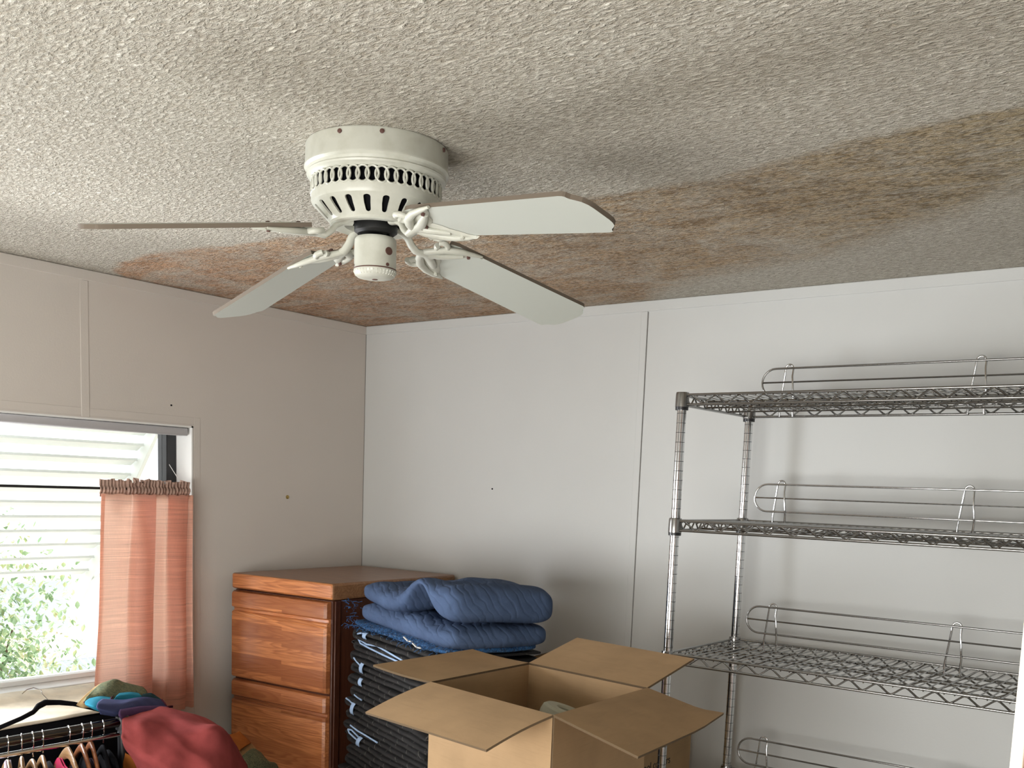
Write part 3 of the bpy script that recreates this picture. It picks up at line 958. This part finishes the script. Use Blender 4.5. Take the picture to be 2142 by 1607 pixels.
# ------------------------------------------------------------------ moving boxes
W_, F_, N_, Rr = Vector((1.532, -1.287, 1.11)), Vector((1.526, -.897, 1.11)), Vector((1.933, -1.368, 1.11)), Vector((1.916, -.962, 1.11))
bc = (W_ + F_ + N_ + Rr) / 4
box = empty('open_cardboard_box', (bc.x, bc.y, .705))
tag(box, 'open brown cardboard box with all four flaps spread beside the wire shelving', 'box')
def panel(name, pts, th, parent, inside=None, curve=None):
    """flat cardboard sheet from four corner points"""
    pts = [Vector(p) for p in pts]
    n_ = (pts[1] - pts[0]).cross(pts[3] - pts[0]).normalized()
    K = 8; rows_a = []; rows_b = []
    for i in range(K + 1):
        ra_, rb2 = [], []
        for j in range(K + 1):
            u, v = i / K, j / K
            p = pts[0] * (1 - u) * (1 - v) + pts[1] * u * (1 - v) + pts[2] * u * v + pts[3] * (1 - u) * v
            if curve: p = p + Vector((0, 0, curve(u, v)))
            ra_.append(p + n_ * th / 2); rb2.append(p - n_ * th / 2)
        rows_a.append(ra_); rows_b.append(rb2)
    mb = MB(); mb.grid(rows_a, 0); mb.grid(rows_b, 0)
    ea = [r[0] for r in rows_a] + rows_a[-1][1:] + [r[-1] for r in rows_a[::-1]][1:] + rows_a[0][::-1][1:-1]
    eb = [r[0] for r in rows_b] + rows_b[-1][1:] + [r[-1] for r in rows_b[::-1]][1:] + rows_b[0][::-1][1:-1]
    n = len(ea)
    mb.add(ea + eb, [(k, (k + 1) % n, n + (k + 1) % n, n + k) for k in range(n)], 1)
    o = mb.build(name, [M['card'], M['card_edge']], None, smooth=40)
    return rel(o, parent)
B0 = .705
def dn(p, z=B0): return Vector((p.x, p.y, z))
for a, b in ((W_, N_), (N_, Rr), (Rr, F_), (F_, W_)):
    panel('side_panel', (dn(a), dn(b), b - Vector((0, 0, .002)), a - Vector((0, 0, .002))), .005, box)
panel('bottom_panel', (dn(W_, B0 + .004), dn(N_, B0 + .004), dn(Rr, B0 + .004), dn(F_, B0 + .004)), .005, box)
g = .004
panel('flap', (W_, N_, (1.893, -1.532, 1.060), (1.500, -1.465, 1.060)), .005, box, curve=lambda u, v: .004 * math.sin(PI * v))
panel('flap', (F_, W_, (1.367, -1.309, 1.130), (1.366, -.935, 1.130)), .005, box, curve=lambda u, v: -.003 * math.sin(PI * v))
panel('flap', (Rr, F_, (1.543, -.700, 1.160), (1.934, -.768, 1.160)), .005, box)
panel('flap', (N_, Rr, (2.112, -.962, 1.070), (2.148, -1.397, 1.070)), .005, box, curve=lambda u, v: .012 * max(0, u - .7) / .3 * max(0, v - .7) / .3)
# pale roll inside
mb = MB()
Mx = Matrix.Rotation(R_(14), 4, 'Y') @ Matrix.Rotation(R_(-10), 4, 'X')
mb.lathe([(.020, .0), (.048, .0), (.056, .006), (.058, .325), (.055, .338), (.048, .343), (.024, .343), (.020, .339), (.020, .0)], (1.672, -1.113, .722), 36, M=Mx, capb=False, capt=False)
tag(mb.build('packing_roll', M['paper_roll']), 'pale grey green roll standing inside the open cardboard box', 'roll')
# the closed box that carries it
def closed_box(name, lo, hi, rz, label, c, m_='card', taped=True):
    e = empty(name, (c[0], c[1], lo[2]), rz); tag(e, label, 'box')
    H = hi[2] - lo[2]; hx, hy = (hi[0] - lo[0]) / 2, (hi[1] - lo[1]) / 2
    for nm, a, b in (('side_panel', (-hx, -hy, 0), (hx, -hy + .004, H)), ('side_panel', (-hx, hy - .004, 0), (hx, hy, H)), ('side_panel', (-hx, -hy + .004, 0), (-hx + .004, hy - .004, H)), ('side_panel', (hx - .004, -hy + .004, 0), (hx, hy - .004, H)),
                     ('flap', (-hx + .004, -hy + .004, H - .006), (hx - .004, -.001, H - .001)), ('flap', (-hx + .004, .001, H - .006), (hx - .004, hy - .004, H - .001)), ('bottom_panel', (-hx + .004, -hy + .004, 0), (hx - .004, hy - .004, .004))):
        MB().box(a, b).build(nm, M[m_], e, bevel=.001)
    return e
closed_box('cardboard_box', (0, 0, 0), (.42, .42, .70), R_(-11.4), 'taller closed cardboard box under the open box, below the frame', (bc.x, bc.y))
# box behind, printed
b2 = closed_box('cardboard_box', (0, 0, .60), (.215, .34, .80), R_(0), 'printed cardboard box behind the wire shelving post by the back wall', (1.4925, -.265))
closed_box('cardboard_box', (0, 0, 0), (.21, .33, .60), R_(0), 'plain cardboard box under the printed box by the back wall', (1.4925, -.265))
b3 = closed_box('cardboard_box', (0, 0, 0), (.38, .22, .915), R_(0), 'tall cardboard box behind the blanket stack with one flap up', (1.15, -.125))
panel('flap', ((.87, -.10, .916), (1.13, -.10, .916), (1.13, -.125, 1.028), (.87, -.125, .935)), .004, b3)
def lettering(txt, size, loc, rot, parent):
    cu = bpy.data.curves.new('t', 'FONT'); cu.body = txt; cu.size = size; cu.extrude = .0003
    to = bpy.data.objects.new('t', cu); COL.objects.link(to)
    dg = bpy.context.evaluated_depsgraph_get()
    me = bpy.data.meshes.new_from_object(to.evaluated_get(dg))
    bpy.data.objects.remove(to)
    me.materials.clear(); me.materials.append(M['ink'])
    o = bpy.data.objects.new('printed_lettering', me); COL.objects.link(o)
    o.parent = parent; o.location = loc; o.rotation_euler = rot
    return o
lettering('cool coolers', .036, (.1080, -.145, .132), (R_(90), 0, R_(90)), b2)
lettering('kitchen linens', .036, (.1080, -.145, .090), (R_(90), 0, R_(90)), b2)

# ------------------------------------------------------------------ wire shelving
SX0, SX1, SYF, SYR = 1.733, 3.22, -.530, -.105
sh = empty('wire_shelving', (SX0, SYF, 0))
tag(sh, 'chrome wire shelving unit with back ledges standing against the right hand wall', 'shelving')
def L_(x, y, z): return (x - SX0, y - SYF, z)
for x in (SX0, SX1):
    for y in (SYF, SYR):
        mb = MB(); mb.tube([L_(x, y, .02), L_(x, y, 1.832)], .0125, 20)
        po = mb.build('post', M['chrome'], sh, smooth=40)
        mb = MB(); z = .05
        while z < 1.80:
            mb.lathe([(.0126, -.0006), (.0128, 0), (.0126, .0006)], L_(x, y, z), 20, capb=False, capt=False); z += .0254
        mb.build('groove_rings', M['groove'], po)
        MB().lathe([(0, 0), (.014, 0), (.016, .003), (.016, .010), (.006, .014), (.006, .022), (0, .022)], L_(x, y, 0), 16).build('levelling_foot', M['black'], po)
SZ = [1.829, 1.4935, 1.1285, .7215, .20]
def zig(mb, p0, p1, zt, zb, n, r=.0026):
    p0, p1 = Vector(p0), Vector(p1); pts = []
    for i in range(n * 2 + 1):
        u = i / (2 * n); p = p0.lerp(p1, u); p.z = zt if i % 2 == 0 else zb
        # rounded peaks
        du = .22 / (2 * n)
        if 0 < i < 2 * n:
            za_ = zt + (zb - zt) * .16 if i % 2 == 0 else zb + (zt - zb) * .16
            a = p0.lerp(p1, u - du); a.z = za_; b = p0.lerp(p1, u + du); b.z = za_
            pts += [a, p, b]
        else: pts.append(p)
    mb.tube(pts, r, 6)
for k, zt in enumerate(SZ):
    se = MB()
    # frame wires
    zb = zt - .0285
    a, b, c_, d_ = (SX0 + .014, SYF), (SX1 - .014, SYF), (SX1 - .014, SYR), (SX0 + .014, SYR)
    for z in (zt - .003, zb):
        se.tube([L_(SX0 + .013, SYF - .003, z), L_(SX1 - .013, SYF - .003, z)], .0036, 8)
        se.tube([L_(SX0 + .013, SYR + .003, z), L_(SX1 - .013, SYR + .003, z)], .0036, 8)
        se.tube([L_(SX0 - .003, SYF + .013, z), L_(SX0 - .003, SYR - .013, z)], .0036, 8)
        se.tube([L_(SX1 + .003, SYF + .013, z), L_(SX1 + .003, SYR - .013, z)], .0036, 8)
    shelf = se.build('shelf', M['wire'], sh, smooth=60)
    mb = MB()
    zig(mb, L_(SX0 + .03, SYF - .003, 0), L_(SX1 - .03, SYF - .003, 0), zt - .005, zb + .002, 21)
    zig(mb, L_(SX0 + .03, SYR + .003, 0), L_(SX1 - .03, SYR + .003, 0), zt - .005, zb + .002, 21)
    zig(mb, L_(SX0 - .003, SYF + .03, 0), L_(SX0 - .003, SYR - .03, 0), zt - .005, zb + .002, 8)
    zig(mb, L_(SX1 + .003, SYF + .03, 0), L_(SX1 + .003, SYR - .03, 0), zt - .005, zb + .002, 8)
    mb.build('truss_wire', M['wire'], shelf, smooth=60)
    mb = MB()
    for yy_ in (SYF + .145, SYF + .285):
        mb.tube([L_(SX0, yy_, zt - .008), L_(SX1, yy_, zt - .008)], .0028, 6)
        mb.tube([L_(SX0, yy_, zb + .004), L_(SX1, yy_, zb + .004)], .0028, 6)
        zig(mb, L_(SX0 + .03, yy_, 0), L_(SX1 - .03, yy_, 0), zt - .009, zb + .005, 21)
    mb.build('cross_brace', M['wire'], shelf, smooth=60)
    mb = MB(); x = SX0 + .022
    while x < SX1 - .02:
        mb.tube([L_(x, SYF - .0045, zt - .0075), L_(x, SYF + .002, zt - .0045), L_(x, SYR - .002, zt - .0045), L_(x, SYR + .0045, zt - .0075)], .0019, 5)
        x += .0236
    o = mb.build('deck_wires', M['wire'], shelf, smooth=60); o['kind'] = 'stuff'
    for x in (SX0, SX1):
        for y in (SYF, SYR):
            cc = MB().lathe([(.0128, -.0345), (.0185, -.0345), (.0180, -.002), (.0168, .004), (.0128, .004)], L_(x, y, zt), 24, capb=False, capt=False).build('collar', M['wire'], shelf, smooth=40)
            cc = MB().lathe([(.0128, -.043), (.0172, -.043), (.0176, -.0346), (.0128, -.0346)], L_(x, y, zt), 24, capb=False, capt=False).build('collar_sleeve', M['black'], shelf, smooth=40)
    if k < 4:
        # back ledge: long stadium of wire with a middle wire
        yl = SYR - .018; zt2 = zt + .108; zb2 = zt + .028; xl, xr = SX0 + .043, SX1 - .043
        rr = (zt2 - zb2) / 2; zm = (zt2 + zb2) / 2; pts = []
        for j in range(13):
            b = R_(90 + 15 * j); pts.append(L_(xl + rr + rr * math.cos(b), yl, zm + rr * math.sin(b)))
        for j in range(13):
            b = R_(-90 + 15 * j); pts.append(L_(xr - rr + rr * math.cos(b), yl, zm + rr * math.sin(b)))
        mb = MB().tube(pts, .0031, 8, closed=True)
        mb.tube([L_(xl + .004, yl - .004, zm), L_(xr - .004, yl - .004, zm)], .0027, 6)
        le = mb.build('back_ledge', M['chrome'] if k == 1 else M['wire'], sh, smooth=60)
        for xc in (SX0 + .123, SX0 + .645, SX0 + 1.166):
            pts = [L_(xc - .026, yl + .014, zt - .03), L_(xc - .025, yl + .012, zt + .006), L_(xc - .014, yl + .006, zt + .090)]
            for j in range(1, 8):
                b = R_(180 - 22.5 * j); pts.append(L_(xc + .013 * math.cos(b), yl + .004, zt + .103 + .016 * math.sin(b)))
            pts += [L_(xc + .014, yl - .006, zt + .085), L_(xc + .020, yl - .004, zt + .020), L_(xc + .016, yl + .006, zt - .004), L_(xc + .016, yl + .012, zt - .03)]
            MB().tube(pts, .0031, 8).build('ledge_clip', M['chrome'], le, smooth=60)

# ------------------------------------------------------------------ curtain and rod
cz = 1.513
mb = MB().tube([(.030, -2.30, cz + .001), (.030, WY1 - .035, cz + .001)], .0042, 10)
cr = mb.build('curtain_rod', M['motor'])
tag(cr, 'thin dark curtain rod stretched across the window', 'curtain rod')
ct = empty('curtain', (.03, -1.02, cz))
tag(ct, 'salmon pink cafe curtain bunched at the right side of the window', 'curtain')
# plan position of the cloth along its width: flat left panel, then deep folds
prof_t = [(-.176, -.006), (-.185, -.005), (-.188, -.001), (-.18, .001), (-.13, .003), (-.095, .010), (-.08, -.004), (-.06, .010), (-.03, .014), (.003, .004), (.010, -.005), (-.01, -.013), (-.05, -.018), (-.068, -.025), (-.05, -.032), (0, -.031), (.025, -.022), (.045, -.004), (.06, -.012), (.08, .004), (.10, .010), (.122, .004), (.129, -.003), (.11, -.012), (.075, -.018), (.062, -.026), (.08, -.033), (.12, -.029), (.14, -.015), (.152, -.004), (.157, -.012), (.146, -.022)]
def cat(P, n):
    out = []
    for i in range(len(P) - 1):
        p0 = P[max(i - 1, 0)]; p1 = P[i]; p2 = P[i + 1]; p3 = P[min(i + 2, len(P) - 1)]
        for k in range(n):
            t_ = k / n
            out.append(tuple(.5 * ((2 * b) + (-a + c) * t_ + (2 * a - 5 * b + 4 * c - d2) * t_ * t_ + (-a + 3 * b - 3 * c + d2) * t_ ** 3) for a, b, c, d2 in zip(p0, p1, p2, p3)))
    out.append(tuple(P[-1])); return out
pl = cat(prof_t, 5)
NVc = 40; rows = []
for j in range(NVc + 1):
    v = j / NVc; z = -.016 - v * .742
    row = []
    amp = .45 + .55 * sm(v, 0, .3)
    for i, (y, x) in enumerate(pl):
        f = i / (len(pl) - 1)
        yy_ = y + (-.040 * v * (1 - f)) + .006 * v * f
        # folds drift with height
        yy_ += .016 * nz(f * 6, v * 1.6, 1) * (1 - abs(2 * f - 1))
        xx_ = x * amp * 1.1 + .016 + .012 * nz(f * 9, v * 2.0, 4)
        row.append(Vector((xx_ + .006, yy_, z + .0015 * math.sin(i))))
    rows.append(row)
MB().grid(rows).build('cloth', M['curtain'], ct, smooth=180)
hd = MB(); rows = []
prh = []
NH = 150
for j, (z, am) in enumerate(((-.026, .5), (-.014, .8), (-.006, 1.0), (.004, 1.0), (.010, .8), (.016, .9), (.024, 1.2), (.030, 1.1))):
    row = []
    for i in range(NH + 1):
        f = i / NH
        rf = sm(f, .22, .40)
        x = am * (.0045 + .0085 * rf) * math.sin(i * 1.15 + .6 * math.sin(i * .37)) + (.0065 if -.008 < z < .008 else .002)
        zz = z + (.006 + .012 * rf) * nz(i * .16, 3, j * .3) * (1 if z > .012 else .3)
        row.append(Vector((x, -.185 + .332 * f + .002 * math.sin(i * 2.2), zz)))
    rows.append(row)
hd.grid(rows)
o = hd.build('gathered_header', M['curtain_head'], ct, smooth=180)
mb = MB(); mb.grid([[Vector((-.004, -.148 + a * .030, -.034 - b * .036)) for a in (0, 1)] for b in (0, 1)])
mb.build('sewn_label', M['curtain_head'], ct, solid=.001)

# ------------------------------------------------------------------ cream cover under the window
ch = empty('storage_trunk', (0.19, -1.95, 0)); tag(ch, 'low storage trunk draped with a cream cloth below the window', 'trunk')
MB().box((-.175, -.62, 0), (.160, .70, .858)).build('body', M['blackmatte'], ch, bevel=.004)
rows = []
for i in range(31):
    row = []
    y = -.66 + 1.40 * i / 30
    for (x, z) in ((-.180, .876), (-.12, .870), (-.05, .866), (.02, .866), (.09, .868), (.12, .868), (.145, .868), (.158, .866)):
        k = nz(y * 5, x * 8, 2); row.append(Vector((x + (.006 * k if z < .85 else 0), y, z + .008 * k + .010 * nz(y * 2.2, x * 3, 8))))
    rows.append(row)
MB().grid(rows).build('cover_cloth', M['cream_cloth'], ch, smooth=180, solid=.006, offset=1)

# ------------------------------------------------------------------ clothes rack
RXp, RZ = .60, .893
rk = empty('clothes_rack', (RXp, -1.49, 0)); tag(rk, 'black clothes rail with hangers standing in front of the window', 'clothes rack')
MB().tube([(0, .0, RZ), (0, -1.25, RZ)], .0125, 24).build('top_rail', M['rail'], rk)
MB().tube([(.0, .0, RZ - .033), (.0, -1.25, RZ - .033)], .0065, 12).build('lower_rail', M['chrome'], rk)
for yk in (0, -1.25):
    MB().tube([(0, yk, .05), (0, yk, RZ)], .0125, 16).build('upright', M['black'], rk)
    MB().tube([(-.19, yk, .05), (.19, yk, .05)], .0125, 12).build('foot', M['black'], rk)
    MB().lathe([(0, -.02), (.017, -.02), (.018, .0), (.017, .016), (.012, .020), (0, .021)], (0, yk, RZ), 20).build('corner_cap', M['black'], rk)
    for xk in (-.165, .165):
        MB().tube([(xk, yk - .01, .025), (xk, yk + .01, .025)], .025, 16).build('caster', M['black'], rk)

def hanger(y, x0, ztop, m_, hook, label, tiltz=0.0, garment=None, span=.19, dropz=.13, thick=.011, hgt=.024):
    e = empty('coat_hanger', (RXp, y, RZ), tiltz * .5 - .38)
    tag(e, label, 'hanger', 'hangers on the clothes rail')
    pts = [(-.021, 0, -.010)]
    for k in range(9):
        b = R_(190 - 24 * k); pts.append((.0155 * math.cos(b), 0, .0155 * math.sin(b) - .0015))
    pts += [(.006, 0, -.026), (.0, 0, -.04), (0, 0, ztop - RZ + .004)]
    MB().tube(pts, .0017, 8).build('hook', M['chrome'], e)
    mb = MB(); rows = []
    zt = ztop - RZ
    for i in range(25):
        u = -1 + i / 12; x = span * u
        zz = zt - dropz * (abs(u) ** 1.45) ; h_ = hgt * (1 - .35 * abs(u)) * (.35 if abs(u) > .99 else 1)
        ring = []
        for k in range(10):
            b = 2 * PI * k / 10; ring.append(Vector((x, thick * .5 * math.cos(b), zz - h_ / 2 + h_ / 2 * math.sin(b))))
        rows.append(ring + [ring[0]])
    mb.grid(rows); mb.add(rows[0][:-1], [tuple(range(10))]); mb.add(rows[-1][:-1], [tuple(range(10))])
    mb.build('hanger_body', m_, e, smooth=60)
    return e
def garment(name, y, ztop, m_, label, width=.20, depth=.035, drop=.12, length=.55, neck=.05, seed=0, cat_='clothing', sagx=0, dip=.028):
    rnd = random.Random(seed); rows = []
    nu = 40; nv = 18
    for j in range(nv + 1):
        v = j / nv; row = []
        for i in range(nu + 1):
            b = 2 * PI * i / nu
            cx_, sy_ = math.cos(b), math.sin(b)
            x = width * cx_ * (1 + .05 * v)
            ztp = ztop - .006 - drop * abs(x / width) ** 1.4 - (dip * math.exp(-(x / neck) ** 2))
            z = ztp - v * (length - (ztop - ztp) * .6)
            yk = depth * sy_ * (.25 + .75 * sm(v, 0, .25)) + .008 * nz(x * 16, v * 2, seed) * sm(v, 0, .2)
            lx, ly = x + sagx, yk; ca, sa = math.cos(-.38), math.sin(-.38)
            row.append(Vector((RXp + lx * ca - ly * sa, y + lx * sa + ly * ca, z)))
        rows.append(row)
    mb = MB(); mb.grid(rows)
    o = mb.build(name, m_, None, smooth=180, solid=.003)
    tag(o, label, cat_, 'clothes on the rail')
    return o
ypx = lambda px: -1.824 + .001306 * px
hanger(ypx(14), 0, .848, M['hanger_wood'], 1, 'hanger under the mauve top at the left edge of the photo', .1)
garment('knit_top', ypx(14), .852, M['mauve'], 'greyish mauve knit top hanging leftmost on the rail', .19, .02, .16, .6, .02, 1, dip=0)
hanger(ypx(41), 0, .850, M['hanger_wood'], 1, 'hanger under the white lace top', -.1)
garment('lace_top', ypx(44), .850, M['lace'], 'white lace top with thin straps hanging beside the mauve top', .16, .014, .19, .5, .03, 2)
hanger(ypx(63), 0, .838, M['hanger_wood'], 1, 'light wooden hanger just right of the white lace top', .12)
hanger(ypx(83), 0, .843, M['hanger_wood'], 1, 'light wooden hanger between the lace top and the crimson top', .05)
hanger(ypx(137), 0, .852, M['hanger_wood'], 1, 'broad light wooden hanger carrying the crimson top', .22, hgt=.034)
garment('crimson_top', ypx(126), .838, M['crimson'], 'crimson top hanging on the broad wooden hanger', .19, .012, .08, .5, .05, 3)
hanger(ypx(166), 0, .853, M['hanger_wood2'], 1, 'orange brown wooden hanger right of the crimson top', .1)
garment('navy_shirt', ypx(158), .815, M['navydark'], 'dark navy shirt hanging right of the crimson top', .2, .012, .09, .55, .05, 4)
hanger(ypx(186), 0, .857, M['hanger_wood2'], 1, 'reddish wooden hanger with a dark plum garment', .0)
garment('plum_blouse', ypx(192), .822, M['plum'], 'dark plum blouse hanging near the end of the rail', .2, .012, .09, .55, .05, 5)
hanger(ypx(212), 0, .84, M['blackmatte'], 1, 'black hanger with a bright hook next to the red cloth', .0)
garment('black_dress', ypx(214), .834, M['blackmatte'], 'black dress hanging at the right end of the rail', .2, .012, .1, .6, .05, 6)
for k, (pxx, zt_, lab) in enumerate(((101, .845, 'black dress between the light wooden hangers and the crimson top'), (231, .845, 'black dress at the very end of the rail beside the upright'), (176, .84, 'black dress between the navy shirt and the plum blouse'))):
    garment('black_dress', ypx(pxx), zt_, M['blackmatte'], lab, .185, .006, .12, .6, .05, 10 + k)

# black velvet hanger lying across the rail
hk = empty('velvet_hanger', at(105, 1470, 0, .42)); tag(hk, 'black velvet hanger lying on top of the clothes rail', 'hanger')
P0 = hk.location.copy()
def hp(px, py, x): return at(px, py, 0, x) - P0
mb = MB(); mb.tube([hp(-60, 1552, .56), hp(0, 1522, .55), hp(45, 1503, .53), hp(70, 1490, .50), hp(80, 1478, .47), hp(95, 1470, .44), (0, 0, 0), hp(125, 1470, .42), hp(155, 1473, .42), hp(180, 1479, .42), hp(215, 1487, .42)], [.0055, .0058, .006, .0065, .0085, .0085, .008, .0075, .0065, .006, .006], 10, flat=.8)
mb.build('hanger_body', M['blackmatte'], hk, smooth=60)
MB().tube([(0, 0, 0), hp(96, 1460, .40), hp(88, 1452, .39), hp(86, 1444, .38), hp(70, 1439, .37), hp(56, 1443, .37), hp(46, 1452, .38)], .0013, 6).build('hook', M['chrome'], hk)

# ------------------------------------------------------------------ patchwork dress heaped over the end of the rail
dz = empty('patchwork_dress', at(330, 1530, 0, .60)); tag(dz, 'red patchwork dress with navy, turquoise and olive panels thrown over the rail end', 'dress')
D0 = dz.location.copy()
M['piping'] = fabric('plum_piping', (.10, .025, .045))
def cloth(name, ctrl, m_, nu=7, th=.004, wr=.005, seed=0, sub=1, pipe=None):
    """ctrl rows of (px, py, x): smooth surface through them"""
    G = [[at(a, b, 0, c) - D0 for a, b, c in r] for r in ctrl]
    G = [[tuple(v) for v in cat([tuple(p) for p in r], nu)] for r in G]
    cols = list(zip(*G))
    G2 = [cat(list(c), nu) for c in cols]
    rows = []
    for i, c in enumerate(G2):
        row = []
        for j, p in enumerate(c):
            k = nz(i * .16, j * .10, seed) + .5 * nz(i * .35, j * .3, seed + 4)
            if wr > .01: k += 1.3 * (.45 - abs(math.sin(i * .19 - j * .23 + 1.6 * nz(i * .05, j * .05, 7)))) 
            if wr > .01: k += .6 * 1.6 * 1.0 * (.35 - abs(nz((i + j * .9) * .085, (i - j) * .03, seed + 9))) 
            row.append(Vector(p) + Vector((.8, -.5, .35)) * wr * k)
        rows.append(row)
    o_ = MB().grid(rows).build(name, m_, dz, smooth=180, solid=th, offset=-1)
    if pipe:
        line = [[r[pipe[1]] for r in rows], list(rows[pipe[1]])][pipe[0]]
        MB().tube([Vector(p) + Vector((.0015, -.0015, .0015)) for p in line[::2]], .0024, 6).build('seam_piping', M['piping'], o_, smooth=60)
    return o_
cloth('red_panel', [
    [(285, 1530, .36), (310, 1525, .36), (350, 1520, .36), (400, 1530, .36), (440, 1540, .36), (470, 1560, .36)],
    [(272, 1490, .46), (302, 1484, .47), (345, 1480, .47), (395, 1492, .47), (440, 1508, .46), (478, 1535, .46)],
    [(257, 1500, .60), (298, 1498, .62), (345, 1496, .60), (400, 1506, .62), (450, 1520, .60), (490, 1552, .56)],
    [(255, 1528, .655), (300, 1534, .70), (350, 1524, .68), (405, 1532, .73), (462, 1520, .72), (503, 1575, .62)],
    [(258, 1560, .67), (300, 1575, .72), (352, 1568, .76), (410, 1572, .76), (470, 1568, .76), (516, 1600, .66)],
    [(278, 1590, .68), (312, 1605, .74), (356, 1612, .78), (412, 1612, .80), (472, 1618, .80), (524, 1640, .70)],
    [(300, 1640, .66), (325, 1650, .74), (366, 1660, .80), (412, 1668, .82), (472, 1672, .82), (528, 1690, .74)],
], M['red'], wr=.0105, seed=1)
cloth('purple_panel', [
    [(262, 1520, .58), (300, 1515, .52), (350, 1510, .48)],
    [(252, 1500, .63), (290, 1497, .58), (340, 1492, .52)],
    [(250, 1486, .60), (292, 1480, .56), (350, 1480, .48)],
    [(262, 1478, .52), (300, 1474, .48), (362, 1478, .42)]], M['purple'], wr=.004, seed=2, pipe=(1, -1))
cloth('navy_panel', [
    [(210, 1495, .56), (255, 1500, .56), (305, 1490, .50), (345, 1490, .42)],
    [(206, 1486, .60), (248, 1492, .60), (295, 1480, .54), (350, 1482, .44)],
    [(203, 1472, .58), (246, 1474, .57), (295, 1466, .50), (345, 1472, .42)],
    [(214, 1462, .50), (255, 1464, .49), (300, 1458, .44), (338, 1464, .38)]], M['navy'], wr=.006, seed=3, pipe=(1, -1))
cloth('turquoise_panel', [
    [(186, 1480, .50), (205, 1488, .55), (225, 1490, .52)],
    [(178, 1474, .52), (200, 1478, .56), (228, 1476, .53)],
    [(180, 1466, .48), (204, 1464, .50), (232, 1464, .48)],
    [(196, 1456, .42), (214, 1454, .42), (236, 1458, .42)]], M['turq'], wr=.003, seed=4, pipe=(1, -1))
cloth('turquoise_panel', [
    [(240, 1470, .47), (268, 1468, .45), (300, 1466, .43)],
    [(242, 1458, .46), (268, 1454, .44), (296, 1456, .42)],
    [(250, 1450, .41), (272, 1448, .40), (290, 1450, .38)]], M['turq'], wr=.003, seed=5)
cloth('teal_panel', [
    [(285, 1472, .42), (318, 1476, .40), (352, 1484, .38)],
    [(290, 1460, .42), (318, 1460, .40), (345, 1470, .38)],
    [(300, 1452, .37), (316, 1450, .36), (330, 1458, .35)]], M['teal'], wr=.003, seed=6)
cloth('olive_panel', [
    [(176, 1470, .44), (215, 1475, .44), (265, 1475, .42), (320, 1470, .38)],
    [(184, 1456, .44), (218, 1456, .44), (262, 1458, .40), (312, 1458, .36)],
    [(196, 1442, .38), (226, 1436, .38), (262, 1438, .35), (306, 1444, .32)],
    [(216, 1428, .31), (240, 1421, .31), (262, 1428, .29), (296, 1436, .27)],
    [(226, 1440, .24), (242, 1436, .24), (262, 1440, .23), (290, 1446, .22)]], M['olive'], wr=.006, seed=7, pipe=(0, 0))
cloth('tan_panel', [
    [(160, 1474, .43), (176, 1480, .45), (196, 1478, .45)],
    [(176, 1456, .41), (190, 1456, .42), (206, 1452, .41)],
    [(200, 1436, .34), (212, 1432, .34), (226, 1428, .33)],
    [(214, 1428, .28), (224, 1426, .28), (236, 1424, .27)]], M['tan'], wr=.003, seed=8)
cloth('orange_panel', [
    [(462, 1540, .42), (486, 1538, .40), (500, 1532, .38)],
    [(478, 1552, .50), (500, 1552, .46), (512, 1544, .42)],
    [(500, 1572, .56), (514, 1562, .50), (524, 1556, .44)]], M['orange'], wr=.003, seed=9)
cloth('orange_panel', [
    [(262, 1576, .62), (285, 1590, .64), (305, 1602, .66)],
    [(258, 1600, .62), (285, 1612, .64), (310, 1625, .66)],
    [(256, 1640, .60), (285, 1650, .63), (312, 1660, .66)]], M['orange'], wr=.008, seed=10)
cloth('tan_panel', [
    [(500, 1566, .50), (512, 1556, .46), (524, 1552, .42)],
    [(510, 1584, .56), (526, 1574, .50), (536, 1566, .45)]], M['tan'], wr=.002, seed=11)
cloth('olive_panel', [
    [(508, 1580, .56), (528, 1566, .50), (546, 1574, .44)],
    [(516, 1600, .60), (544, 1586, .55), (562, 1592, .48)],
    [(524, 1622, .62), (556, 1606, .57), (580, 1600, .50)],
    [(530, 1660, .62), (566, 1650, .57), (592, 1640, .50)]], M['olive'], wr=.004, seed=12)
